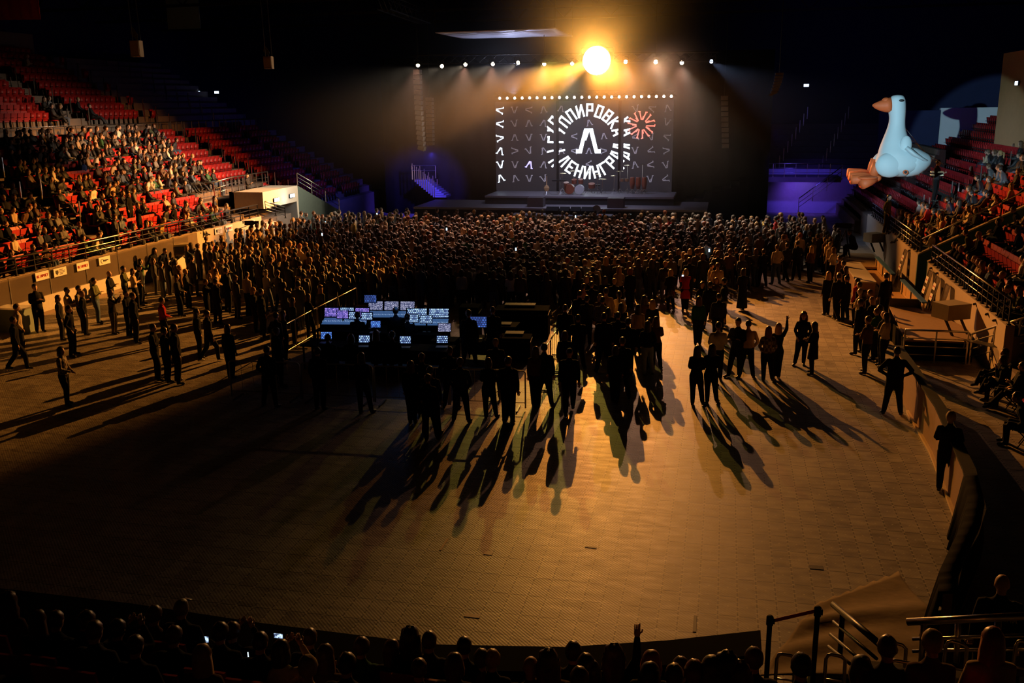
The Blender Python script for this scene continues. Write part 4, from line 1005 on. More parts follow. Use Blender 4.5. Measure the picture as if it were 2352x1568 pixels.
# monitors and sub cabinets along the lip
def wedge(px, label, w_=.75, Y=59.4):
    p = at(px, 476, Y=Y); o = MB().poly([(-w_ / 2, -.25, 0), (-w_ / 2, .3, 0), (-w_ / 2, .3, .28), (-w_ / 2, .12, .48), (-w_ / 2, -.25, .25)], (w_, 0, 0)).obj('monitor_wedge', DARK, loc=(p.x, Y, 1.25)); tag(o, label, 'speaker', 'wedge monitors on the stage lip')
for k, px in enumerate((1269, 1297, 1322, 1350)): wedge(px, '%s black monitor wedge from the left on the stage lip' % ordn(k), .8 if k in (0, 3) else .62)
p = at(1370, 474, Y=59.4); t = thing('stage_fan', 'small round fan right of the monitor wedges', 'fan', (p.x, 59.4, 1.25)); MB().tube([(0, 0, .35), (0, .12, .35)], .26, 14).obj('cage', mat('fan_grey', (.3, .28, .28), .4, .5), t); MB().tube([(0, .06, 0), (0, .06, .2)], .03, 6).obj('foot', BLKMET, t)
for px, lb in ((1229, 'low black cabinet at the left of the stage lip'), (1413, 'low black cabinet at the right of the stage lip')):
    p = at(px, 478, Y=60.6); o = MB().bb((-.52, 0, 0), (.52, .9, .62)).obj('bass_cabinet', mat('cabinet_top', (.10, .08, .09), .5), loc=(p.x, 60.6, 1.55)); tag(o, lb, 'speaker')
# line arrays
def array(px0, py0, px1, py1, Y, n, label, curve=.6):
    a, c = at(px0, py0, Y=Y), at(px1, py1, Y=Y); t = thing('line_array', label, 'speaker', a, 0, 'hanging line arrays')
    for i in range(n):
        f = i / (n - 1); p = a.lerp(c, f) - a + V(0, 0, 0); p.x += curve * .25 * f * f; o = MB().box((0, 0, 0), (.42, .5, (a.z - c.z) / n * .88), mtx=Matrix.Rotation(curve * f * .5, 3, 'Y')).obj('cabinet', mat('array_grey', (.16, .15, .14), .6), t); o.location = p
    MB().tube([(0, 0, .1), (0, 0, 16.9 - a.z)], .02, 5).obj('cable', BLKMET, t)
array(959, 165, 964, 340, 58.5, 16, 'tall curved line array left of the stage'); array(987, 228, 989, 330, 61, 12, 'shorter straight line array beside the tall one', 0)
array(1664, 225, 1666, 335, 60, 10, 'slim line array right of the screen', 0); array(1790, 170, 1785, 215, 55, 8, 'curved line array at the upper right, catching cold light', -.8)
# hanging boxes over the left stand
def hung(px, py, Y, w_, h_, label):
    p = at(px, py, Y=Y); t = thing('hanging_speaker', label, 'speaker', p, math.radians(12), 'box speakers hung over the left stand')
    MB().box((0, 0, 0), (w_, .45, h_)).obj('cabinet', mat('speaker_taupe', (.30, .24, .18), .7), t); MB().box((0, -.24, .02), (w_ * .9, .03, h_ * .88)).obj('grille', mat('speaker_mesh', (.42, .33, .25), .8, noise=.3, scale=60), t)
    for s in (-1, 1): MB().tube([(s * w_ * .4, .1, h_ / 2), (s * w_ * .4 - .1, .1, 16.8 - p.z)], .02, 5).obj('chain', CHROME, t)
    MB().poly([(-w_ * .9, .4, h_ * 1.0), (-w_ * .2, .4, h_ * .5), (-w_ * .1, .4, h_ * .9), (-w_ * .6, .4, h_ * 1.4)], (0, .05, 0)).obj('bracket', mat('bracket_olive', (.12, .10, .05), .7), t)
hung(314, 112, 40, .43, .70, 'taupe box speaker hanging over the left stand, nearer the edge of the picture'); hung(617, 144, 44, .39, .58, 'taupe box speaker hanging between the left stand and the stage')
# silvery sheet under the roof
Zp = 12.2; q = [at(*v, Z=Zp) for v in ((1000, 74), (1062, 88), (1315, 82), (1275, 63))]
b = MB(); nx, ny = 16, 10; vs = []; fs = []
for i in range(nx + 1):
    for j in range(ny + 1):
        u, v = i / nx, j / ny; p = q[0].lerp(q[3], u).lerp(q[1].lerp(q[2], u), v); vs.append((p.x, p.y, p.z - .12 * math.sin(math.pi * ((u * 3) % 1)) * math.sin(math.pi * v)))
for i in range(nx):
    for j in range(ny): a = i * (ny + 1) + j; fs.append((a, a + 1, a + ny + 2, a + ny + 1))
b.add(vs, fs); o = b.obj('roof_sheet', mat('silver_sheet', (.45, .47, .55), .35, .4, noise=.2, scale=1), smooth=True); o.modifiers.new('s', 'SOLIDIFY').thickness = .04
tag(o, 'silvery sheet stretched flat under the roof left of the big lamp', 'sheet')
b = MB()
for k in range(4): b.tube([q[k], (q[k].x, q[k].y, 16.9)], .02, 5)
tag(b.obj('sheet_cables', BLKMET), 'cables holding the silvery roof sheet', 'cable', kind='stuff')
lamp('sheet_light', 'SPOT', (-13.3, 60.5, 8.6), 1100, (.65, .68, 1.0), (-13.3, 58, 12.2), 100, .8, .1)  # added spot without a fixture, brightens the silvery sheet
# red banner top left
p = at(0, 0, Y=42); c = at(95, 42, Y=42); b = MB(); n = 16; vs = []; fs = []
for i in range(n + 1):
    x = p.x - .8 + (c.x - p.x + .8) * i / n; y = 42 + .08 * math.sin(i * 2.2); vs += [(x, y, p.z + 1.5), (x, y, c.z - .05 * i / n)]
for i in range(n): fs.append((2 * i, 2 * i + 2, 2 * i + 3, 2 * i + 1))
b.add(vs, fs); o = b.obj('banner', mat('banner_red', (.45, .03, .015), .9), smooth=True); o.modifiers.new('s', 'SOLIDIFY').thickness = .01; tag(o, 'red banner hanging at the top left corner', 'banner')
lamp('banner_fill', 'SPOT', (-27, 50, 9), 1300, (1, .42, .15), (-33, 42, 13), 30, .6, .1)  # added spot without a fixture, brightens the red banner
p = at(420, 30, Y=60); o = MB().poly([(p.x - 1.2, 60, p.z - 1.0), (p.x + 1.2, 60, p.z - 1.0), (p.x + 1.2, 60, p.z + 1.2), (p.x - 1.2, 60, p.z + 1.2)], (0, .05, 0)).obj('banner', mat('banner_dark', (.10, .16, .16), .9)); tag(o, 'dark green banner hanging under the roof, left of the truss', 'banner')
# soft haze over the stage, and an added puff imitating the lamp's bloom
def haze(name, c, r, dens, g, label):
    hz = MB().ball(c, r, 32, 20).obj(name, DARK); tag(hz, label, 'haze', kind='stuff')
    hm = bpy.data.materials.new(name); hm.use_nodes = True; nt = hm.node_tree; nt.nodes.clear()
    vo = nt.nodes.new('ShaderNodeVolumeScatter'); vo.inputs['Color'].default_value = (1, 1, 1, 1); vo.inputs['Anisotropy'].default_value = g
    g1 = nt.nodes.new('ShaderNodeTexCoord'); g2 = nt.nodes.new('ShaderNodeMapping'); g2.vector_type = 'TEXTURE'; g2.inputs['Location'].default_value = c; g2.inputs['Scale'].default_value = r
    g3 = nt.nodes.new('ShaderNodeTexGradient'); g3.gradient_type = 'QUADRATIC_SPHERE'; g4 = nt.nodes.new('ShaderNodeMath'); g4.operation = 'MULTIPLY'; g4.inputs[1].default_value = dens
    nt.links.new(g1.outputs['Object'], g2.inputs[0]); nt.links.new(g2.outputs[0], g3.inputs[0]); nt.links.new(g3.outputs['Fac'], g4.inputs[0]); nt.links.new(g4.outputs[0], vo.inputs['Density'])
    ou = nt.nodes.new('ShaderNodeOutputMaterial'); nt.links.new(vo.outputs[0], ou.inputs['Volume']); hz.data.materials.clear(); hz.data.materials.append(hm)
haze('haze', (-9, 59, 8.0), (23, 14, 9.0), HAZE, .2, 'thin smoke haze hanging over the stage')
haze('haze', (-7.0, 50.8, 11.6), (8.0, 6.5, 7.0), .017, .70, 'puff of haze added to imitate the bloom around the orange lamp')

# ------------------------------------------------------------------ mixing desk area
def screen_mat(name, base, cells, es=1.2):
    m = mat(name, (.02, .02, .03), .3); nt = m.node_tree; N = nt.nodes; L = nt.links; bs = N['Principled BSDF']
    br = N.new('ShaderNodeTexBrick'); br.inputs['Scale'].default_value = cells * .6; br.inputs['Color1'].default_value = (*base, 1); br.inputs['Color2'].default_value = (base[0] * .10, base[1] * .12 , base[2] * .2, 1); br.inputs['Mortar'].default_value = (.01, .015, .05, 1)
    br.inputs['Mortar Size'].default_value = .09; br.inputs['Brick Width'].default_value = .5; br.inputs['Row Height'].default_value = .4
    mp = N.new('ShaderNodeMapping'); mp.inputs['Rotation'].default_value = (math.radians(90), 0, 0); L.new(N['Texture Coordinate'].outputs['Object'], mp.inputs[0]); L.new(mp.outputs[0], br.inputs['Vector'])
    L.new(br.outputs['Color'], bs.inputs['Emission Color']); bs.inputs['Emission Strength'].default_value = es; return m
SM = [screen_mat('screen_blue', (.10, .30, 1.0), 14, 2.2), screen_mat('screen_pale', (.45, .70, 1.0), 12, 2.0), screen_mat('screen_violet', (.40, .25, 1.0), 16, 2.2), screen_mat('screen_mixed', (.55, .55, .75), 22, 1.6), screen_mat('screen_dark', (.05, .12, .45), 10, 1.8)]
def monitor(px, py, Z, w_, h_, mi, label, name='monitor', cat='monitor', tilt=.2, base=None, desk=.78):
    p = at(px, py, Z=Z); rz = math.radians(8)
    t = thing(name, label, cat, (p.x, p.y, desk), rz, 'screens of the mixing position'); R_ = Matrix.Rotation(-tilt, 3, 'X'); c = V(0, 0, Z - desk)
    MB().box(c, (w_ + .04, .03, h_ + .04), mtx=R_).obj('bezel' if name != 'laptop' else 'lid', DARK, t); MB().box(c + R_ @ V(0, -.02, 0), (w_, .01, h_), mtx=R_).obj('screen', SM[mi], t)
    if name == 'laptop': MB().box((0, -.16, .02), (w_ + .02, .25, .02)).obj('keyboard_base', mat('laptop_grey', (.12, .12, .13), .4), t)
    elif name == 'monitor': MB().bar((0, .04, .0), (0, .04, max(.05, Z - desk - h_ / 2)), .05).box((0, .02, .01), (.25, .18, .02)).obj('stand', BLKMET, t)
    return t
def console(px, py, Z, w_, d_, mi, label, mi2=1):
    p = at(px, py, Z=Z); t = thing('mixing_console', label, 'mixing console', (p.x, p.y, Z - .12), math.radians(8), 'consoles of the mixing position')
    MB().poly([(-w_ / 2, -d_ / 2, 0), (-w_ / 2, d_ / 2, .0), (-w_ / 2, d_ / 2, .22), (-w_ / 2, -d_ / 2, .08)], (w_, 0, 0)).obj('body', DARK, t)
    R_ = Matrix.Rotation(math.radians(16), 3, 'X'); R2 = Matrix.Rotation(math.radians(-22), 3, 'X')
    b = MB()
    for k in range(int(w_ / .045)): b.box((-w_ / 2 + .04 + k * .045, -.06 + .03 * ((k * 7) % 5 - 2) / 2, .165), (.016, .03, .012), mtx=R_)
    b.obj('faders', mat('fader_lit', (.8, .8, .9), .4, em=(.5, .7, 1), es=.6), t)
    MB().box((0, -.02, .150), (w_ * .96, d_ * .85, .012), mtx=R_).obj('control_surface', mat('console_face', (.10, .16, .26), .35, em=(.08, .22, .55), es=.35), t)
    n = max(1, round(w_ / .62))
    for k in range(n): MB().box((-w_ / 2 + (k + .5) * w_ / n, d_ / 2, .40), (w_ / n * .88, .02, .30), mtx=R2).obj('screen', SM[mi if k % 2 == 0 else mi2], t)
    MB().box((0, d_ / 2 + .015, .40), (w_, .02, .36), mtx=R2).obj('screen_housing', DARK, t)
def table(x0, y0, x1, y1, label, z=.78):
    t = thing('desk', label, 'table', ((x0 + x1) / 2, (y0 + y1) / 2, 0), 0, 'desks of the mixing position'); w_, d_ = (x1 - x0) / 2, (y1 - y0) / 2
    MB().bb((-w_, -d_, z - .04), (w_, d_, z)).obj('top', mat('desk_black', (.006, .006, .007), .9, spec=.02), t); MB().bb((-w_, d_ - .03, .1), (w_, d_, z - .04)).obj('front_cloth', DARKC, t)
    for a, b_ in ((-1, -1), (1, -1), (-1, 1), (1, 1)): MB().bar((a * (w_ - .08), b_ * (d_ - .08), 0), (a * (w_ - .08), b_ * (d_ - .08), z - .04), .05).obj('leg', BLKMET, t)
Yb = at(900, 745, Z=.9).y
table(-13.3, 28.75, -8.9, 30.0, 'long black desk under the left and right mixing consoles'); table(-12.9, 26.75, -8.0, 27.6, 'narrow black desk with the open laptops'); table(-9.0, 28.05, -8.2, 28.7, 'small desk with the single bright monitor')
table(-12.6, 30.03, -10.1, 31.2, 'rear desk with the large console and the highest monitor'); table(-8.05, 28.1, -7.0, 29.1, 'small desk with the wide dark monitor'); table(-7.5, 30.35, -6.7, 31.1, 'small desk with a white paper, right side')
monitor(851, 686, 1.5, .42, .26, 4, 'highest dark blue monitor at the back of the mixing position', desk=.8)
monitor(787, 722, 1.22, .38, .26, 2, 'leftmost violet monitor on the long desk'); monitor(814, 724, 1.22, .36, .24, 1, 'pale monitor right of the violet one'); monitor(843, 726, 1.22, .36, .24, 1, 'pale monitor beside the seated man with cap')
monitor(863, 744, 1.05, .32, .22, 0, 'open laptop with blue screen between the consoles', 'laptop', 'laptop')
monitor(831, 713, 1.2, .34, .14, 3, 'low wide monitor behind the pale monitors')
console(793, 739, .95, 1.6, .55, 2, 'left mixing console under the violet monitor', 1); 
console(896, 724, .98, 1.7, .6, 3, 'large mixing console with two rows of screens in the middle', 3)
console(980, 742, .95, 1.5, .6, 1, 'right mixing console with bright screens', 1)
monitor(979, 733, 1.22, .38, .26, 1, 'bright pale monitor on the right console'); monitor(949, 731, 1.22, .32, .26, 1, 'bright monitor left of the right console end')
monitor(1021, 752, 1.15, .40, .26, 3, 'single bright monitor on the small desk'); monitor(1098, 739, 1.35, .54, .34, 4, 'wide dark monitor showing a grid, right side of the mixing position')
for px, py, mi, lb in ((750, 770, 0, 'leftmost open laptop on the narrow desk'), (837, 778, 1, 'second open laptop on the narrow desk'), (931, 780, 1, 'third open laptop with a bright stage picture'), (1016, 779, 1, 'rightmost open laptop on the narrow desk')): monitor(px, py, 1.0, .34, .23, mi, lb, 'laptop', 'laptop')
CASEM = mat('case_black', (.004, .004, .004), .95, spec=.01)
# paper sheets on the right desks
for px, py, w_, lb in ((1195, 698, 1.1, 'pale folded sheet on the far right case'), (1182, 763, .6, 'pale board on the right desk'), (1163, 742, .35, 'small white paper on the right desk')):
    p = at(px, py, Z=.82 if px != 1195 else 1.1); o = MB().box((0, 0, 0), (w_, .4, .012)).obj('paper_sheet', mat('paper_grey', (.14, .13, .12), .8), loc=p, rz=.1); tag(o, lb, 'paper')
for px, py, lb, sz in ((1200, 705, 'black road case under the folded sheet', (1.9, .9, 1.05)), (1080, 700, 'tall black rack case behind the right monitor', (.7, .7, 1.2)), (838, 703, 'black rack case under the highest monitor', (.8, .7, .75)), (1185, 770, 'black road case under the pale board', (1.0, .7, .78))):
    p = at(px, py, Z=sz[2]); t = thing('road_case', lb, 'case', (p.x, p.y, 0), .1, 'black cases of the mixing position')
    MB().bb((-sz[0] / 2, -sz[1] / 2, 0), (sz[0] / 2, sz[1] / 2, sz[2] - .02)).obj('body', CASEM, t); MB().bb((-sz[0] / 2 - .01, -sz[1] / 2 - .01, sz[2] * .8), (sz[0] / 2 + .01, sz[1] / 2 + .01, sz[2] * .8 + .03)).obj('edge_trim', BLKMET, t)
lamp('screen_glow', 'POINT', (at(905, 735, Z=1.5).x, at(905, 735, Z=1.5).y + .4, 1.9), 7, (.12, .35, 1.0), size=.3)
# crowd barriers
def barrier(a, c, label):
    a, c = Vector(a), Vector(c); d = c - a; L_ = d.length; t = thing('crowd_barrier', label, 'barrier', a, math.atan2(d.y, d.x), 'crowd barriers around the mixing position')
    MB().tube([(0, 0, .05), (0, 0, 1.05), (.05, 0, 1.1), (L_ - .05, 0, 1.1), (L_, 0, 1.05), (L_, 0, .05)], .022, 6).obj('frame', CHROME, t, smooth=True)
    MB().tube([(0, 0, .2), (L_, 0, .2)], .012, 5).obj('lower_rail', CHROME, t)
    n = int(L_ / .35)
    for i in range(1, n): MB().tube([(L_ * i / n, 0, .2), (L_ * i / n, 0, 1.09)], .007, 4).obj('bar', CHROME, t)
    for x in (.2, L_ - .2): MB().bar((x, -.3, .03), (x, .3, .03), .05, .03).obj('foot', BLKMET, t)
bl = [(-14.0, 27.0), (-14.05, 28.9), (-14.1, 30.8), (-14.1, 32.7), (-14.1, 34.6)]
for k in range(4): barrier((*bl[k], 0), (*bl[k + 1], 0), 'steel barrier on the left side of the mixing position, %s from the camera' % ordn(k))
br_ = [(-4.95, 25.6), (-5.0, 27.6), (-5.05, 29.6), (-5.1, 31.6), (-5.15, 33.6)]
for k in range(4): barrier((*br_[k], 0), (*br_[k + 1], 0), 'steel barrier on the right side of the mixing position, %s from the camera' % ordn(k))
for k in range(4): barrier((-13.6 + 2.15 * k, 23.6 + .1 * k, 0), (-11.5 + 2.15 * k, 23.7 + .1 * k, 0), 'steel barrier on the near side of the mixing position, %s from the left' % ordn(k))
# goose
GX, GY = 6.0, 38.0
def gp(px, py, d=0.): p = at(1900 + px / 5.227, 180 + py / 5.227, Y=GY + d); return p
GW = mat('goose_white', (.62, .76, .82), .6, noise=.03, scale=1.5); GO = mat('goose_orange', (.80, .16, .045), .6, noise=.06, scale=2)
pxm = (gp(1000, 500).x - gp(0, 500).x) / 1000
g0 = gp(850, 700); t = thing('inflatable_goose', 'giant white inflatable goose floating over the right stand', 'inflatable', (g0.x, GY, gp(850, 1180).z))
O_ = V(g0.x, GY, gp(850, 1180).z)
def gl(px, py, d=0.): return gp(px, py) - O_ + V(0, d, 0)
# body and neck: spine sections (left edge x, right edge x, y)
prof = [(842, 856, 197), (812, 886, 200), (786, 908, 207), (762, 926, 221), (738, 943, 260), (733, 946, 320), (732, 946, 400), (744, 940, 460), (742, 937, 520), (722, 938, 590), (690, 958, 670), (660, 985, 740), (632, 1020, 810), (616, 1060, 860), (603, 1130, 915), (580, 1200, 960), (572, 1215, 1000), (585, 1190, 1040), (602, 1130, 1080), (650, 1050, 1130), (720, 980, 1165), (800, 920, 1180)]
b = MB(); secs = []
for l_, r_, y_ in prof:
    a, c = gl(l_, y_), gl(r_, y_); w2 = (c.x - a.x) / 2; secs.append(((a.x + c.x) / 2, 0, a.z, w2, min(w2, .72) * (.95 if w2 < .5 else .9)))
b.loft(list(reversed(secs)), 28); bd = b.obj('body', GW, t, smooth=True); bd.modifiers.new('s', 'SUBSURF').levels = 1; bd.modifiers['s'].render_levels = 1
b = MB(); tl = [gl(960, 1000), gl(1080, 1000), gl(1160, 985), gl(1215, 972), gl(1248, 962)]; b.tube(tl, [.62, .55, .40, .26, .10], 18, flat=.9); o = b.obj('tail', GW, t, smooth=True)
b = MB(); c = gl(735, 1030, -.40); b.ball(c, (.54, .26, .46), 24, 16); b.obj('thigh', GW, t, smooth=True)
b = MB(); c = gl(735, 1030, .38); b.ball(c, (.56, .30, .50), 20, 14); b.obj('thigh', GW, t, smooth=True)
for s in (-1, 1):
    b = MB(); b.ball(gl(915, 800, s * .46), (.22, .13, .36), 14, 10); b.tube([gl(915, 820, s * .5), gl(1000, 890, s * .52), gl(1120, 960, s * .35), gl(1220, 985, s * .12)], [.24, .27, .19, .05], 14, flat=.35); b.obj('wing', GW, t, smooth=True)
b = MB(); b.tube([gl(762, 318), gl(700, 325), gl(640, 327), (gl(580, 326)), gl(545, 322)], [.285, .245, .19, .11, .035], 18); b.ball(gl(705, 268), (.15, .17, .12), 12, 8); b.obj('beak', GO, t, smooth=True)
for s in (-1, 1): b = MB(); b.ball(gl(872, 265, s * .335), (.085, .03, .045), 12, 8); b.obj('eye', SIGNK, t, smooth=True)
def foot(dd, ox, oy):
    b = MB(); b.tube([gl(585 + ox, 1000 + oy, dd), gl(560 + ox, 1080 + oy, dd), gl(540 + ox, 1170 + oy, dd)], [.15, .17, .17], 12)
    for k, (ex, ey, ed) in enumerate(((250, 1165, -.05), (262, 1205, -.25), (385, 1255, -.5))):
        b.tube([gl(585 + ox, 1190 + oy, dd + .05), gl((585 + ex) / 2 + ox * .5, (1180 + ey) / 2 + oy, dd + ed * .5), gl(ex + ox, ey + oy, dd + ed)], [.14, .20, .19], 12, flat=.9)
    b.ball(gl(450 + ox, 1180 + oy, dd - .15), (.42, .40, .09), 16, 8); b.ball(gl(590 + ox, 1190 + oy, dd), (.14, .2, .12), 10, 8)
    b.obj('foot', GO, t, smooth=True)
foot(-.3, 0, 0); foot(.35, 5, -25)
b = MB(); c = gl(902, 1110, -.66); b.tube([c + V(0, .08, 0), c + V(0, -.03, 0)], .085, 14); b.obj('valve', GO, t); b = MB(); b.tube([c + V(0, -.02, 0), c + V(0, -.05, 0)], .055, 12); b.obj('valve_plug', SIGNK, t)
HND = at(2152, 395, Y=43.5)
for k, (px, py, dx) in enumerate(((940, 600, 0), (950, 680, .25))):
    a = gp(px, py); o = MB().tube([a, a.lerp(HND + V(dx, 0, .3), .5) - V(0, 0, .08), HND + V(dx, 0, .3)], .012, 5).obj('tether_rope', mat('rope', (.6, .7, .75), .7)); tag(o, 'thin tether from the goose neck to a steward, %s one' % ('upper' if k == 0 else 'lower'), 'rope')
# ------------------------------------------------------------------ people on the open floor
def P(hx, hy, h, key, top, bot, hair, hc, label, face=None, extra=None, shoes=None, zf=0., feet=None):
    if feet: p = at(feet[0], feet[1], Z=zf)
    else: p = at(hx, hy, Z=zf + h)
    f = facing(p.x, p.y) if face is None else face
    return person(p.x, p.y, zf, f, key, top, bot, hair, hc, label, h=h, extra=extra, shoes=shoes)
W = 1.66; M = 1.77
# right of the mixing position, on the lit floor
P(1602, 795, 1.68, 'f_front', 'black', 'black', 'long', 'dark', 'long-haired woman in black, left one of the two nearest on the lit floor', face=-6)
P(1636, 791, 1.69, 'f_front', 'black', 'black', 'long', 'dark', 'long-haired woman in black, right one of the two nearest on the lit floor', face=2)
P(1651, 740, M, 'm_short', 'white', 'black', 'short', 'dark', 'man in white t-shirt and black trousers behind the two nearest women', face=8)
P(1697, 730, 1.84, 'm_cross', 'black', 'black', 'crop', 'dark', 'tall man in black with hand at his chin beside the man in pale shirt', face=150)
P(1720, 736, M, 'm_pocket', 'beige', 'black', 'crop', 'dark', 'man in pale beige shirt seen from behind on the lit floor', face=5)
P(1766, 750, 1.68, 'f_hips', 'striped', 'black', 'long', 'red', 'woman in striped sweater and wide black trousers', face=0)
P(1789, 743, 1.70, 'f_raise', 'black', 'black', 'long', 'fair', 'fair-haired woman in black raising her right hand in a horn sign', face=4, shoes='white')
P(1847, 717, 1.70, 'f_hips', 'black', 'black', 'curly', 'red', 'curly red-haired woman in black facing the camera', face=175)
P(1873, 740, 1.64, 'f_cross', 'black', 'black', 'long', 'dark', 'woman in short black dress beside the curly-haired woman', face=60, extra=('dress', 'black'))
P(1606, 681, 1.70, 'f_down', 'green', 'black', 'long', 'brown', 'long-haired woman in dark green top and leggings, alone on the lit floor', face=5)
P(1614, 648, W, 'f_front', 'black', 'black', 'curly', 'brown', 'curly-haired woman behind the man in black, facing the camera', face=160)
P(1632, 647, M, 'm_big', 'black', 'black', 'crop', 'dark', 'broad man in black jacket with his back to the camera, small group of five')
P(1646, 638, W, 'f_front', 'brown', 'black', 'bob', 'red', 'red-haired woman in brown in the middle of the group of five', face=170)
P(1665, 639, 1.80, 'm_pocket', 'black', 'grey', 'short', 'dark', 'man in black with grey jeans at the right of the group of five', face=80)
P(1652, 674, 1.76, 'm_down', 'charcoal', 'black', 'crop', 'dark', 'man in charcoal, nearest of the group of five')
P(1634, 604, W, 'f_front', 'beige', 'black', 'short', 'dark', 'person in beige jacket bending toward a partner', face=-70)
P(1649, 604, M, 'm_short', 'beige', 'black', 'short', 'brown', 'person in beige jacket with back to the camera beside the bending partner')
P(1708, 617, 1.68, 'f_walk', 'black', 'black', 'bob', 'dark', 'woman in long black dress standing alone with a bag', face=25, extra=('long_dress', 'black'), shoes='white')
P(1576, 618, 1.70, 'f_phone', 'red', 'black', 'bob', 'fair', 'blonde woman in red dress and pale boots holding a phone', face=15, extra=('dress', 'red'), shoes='white')
P(1541, 619, 1.66, 'f_front', 'black', 'black', 'bob', 'fair', 'short-haired blonde woman in spotted black dress', extra=('dress', 'sparkly'))
P(1584, 592, M, 'm_down', 'black', 'black', 'bun', 'dark', 'person in black with tied hair behind the blonde in red', face=10)
for x, y, hh, k, tp, hr, hc, lb in (
 (1448, 616, 1.68, 'f_down', 'black', 'bob', 'red', 'red-haired woman in black at the edge of the dense crowd'),
 (1422, 612, 1.68, 'f_hips', 'beige', 'long', 'fair', 'blonde woman in beige top left of the red-haired woman'),
 (1414, 591, 1.70, 'f_down', 'brown', 'long', 'fair', 'long-haired woman in light brown coat'),
 (1430, 587, 1.66, 'f_hips', 'charcoal', 'long', 'brown', 'brown-haired woman in charcoal turning her head'),
 (1368, 582, 1.80, 'm_down', 'plaid', 'short', 'dark', 'man in plaid shirt at the left edge of the lit floor'),
 (1399, 580, 1.78, 'm_big', 'charcoal', 'short', 'brown', 'man in charcoal jacket right of the plaid shirt'),
 (1324, 613, 1.66, 'f_down', 'beige', 'long', 'fair', 'long-haired blonde in pale top near the right barrier'),
 (1308, 586, 1.76, 'm_down', 'grey', 'short', 'dark', 'man in grey shirt left of the plaid shirt'),
 (1461, 575, 1.76, 'm_pocket', 'grey', 'short', 'dark', 'man in pale grey jacket facing right beside a woman'),
 (1476, 581, 1.68, 'f_hips', 'brown', 'long', 'brown', 'long-haired woman beside the man in pale grey jacket'),
 (1508, 576, 1.78, 'm_pocket', 'floral', 'crop', 'brown', 'man in floral patterned shirt'),
 (1519, 579, 1.74, 'm_down', 'black', 'crop', 'brown', 'man in black close behind the floral shirt'),
 (1490, 574, 1.66, 'f_down', 'black', 'long', 'brown', 'woman between the couple and the floral shirt'),
 (1559, 572, 1.68, 'f_hips', 'black', 'bob', 'brown', 'woman in black with bobbed hair behind the spotted dress'),
 (1585, 572, 1.66, 'f_down', 'black', 'bob', 'fair', 'blonde bob in black behind the red dress'),
 (1614, 569, 1.70, 'f_down', 'black', 'bob', 'brown', 'woman in black with brown bob behind the beige jackets'),
 (1692, 569, 1.78, 'm_down', 'black', 'crop', 'dark', 'man in black in the rear row behind the lone woman'),
 (1714, 573, 1.78, 'm_hips', 'charcoal', 'short', 'dark', 'man in charcoal with hands on hips in the rear row'),
 (1737, 571, 1.70, 'f_front', 'grey', 'bob', 'brown', 'woman in grey in the rear row, beside a man in black'),
 (1755, 572, 1.70, 'm_pocket', 'black', 'short', 'dark', 'short man in black in the rear row left of the pale shirt'),
 (1786, 562, 1.80, 'm_pocket', 'cream', 'short', 'brown', 'man in cream shirt standing in the rear row'),
 (1809, 558, 1.80, 'm_walk', 'charcoal', 'short', 'dark', 'man in charcoal striding right of the cream shirt'),
 (1833, 553, 1.84, 'm_pocket', 'navy', 'crop', 'dark', 'tall man in navy touched by blue light'),
 (1865, 565, 1.68, 'f_front', 'brown', 'long', 'fair', 'fair-haired woman in brown right of the tall man in navy'),
 (1904, 624, 1.70, 'f_down', 'black', 'long', 'fair', 'long-haired woman in black skirt at the right edge of the open floor'),
 (1928, 628, 1.82, 'm_walk', 'black', 'crop', 'dark', 'man in black stepping with crossed legs at the right edge of the open floor')):
    P(x, y, hh, k, tp, 'denim' if tp in ('floral', 'grey', 'cream') else 'black', hr, hc, lb, face=(-60 if x == 1461 else None))
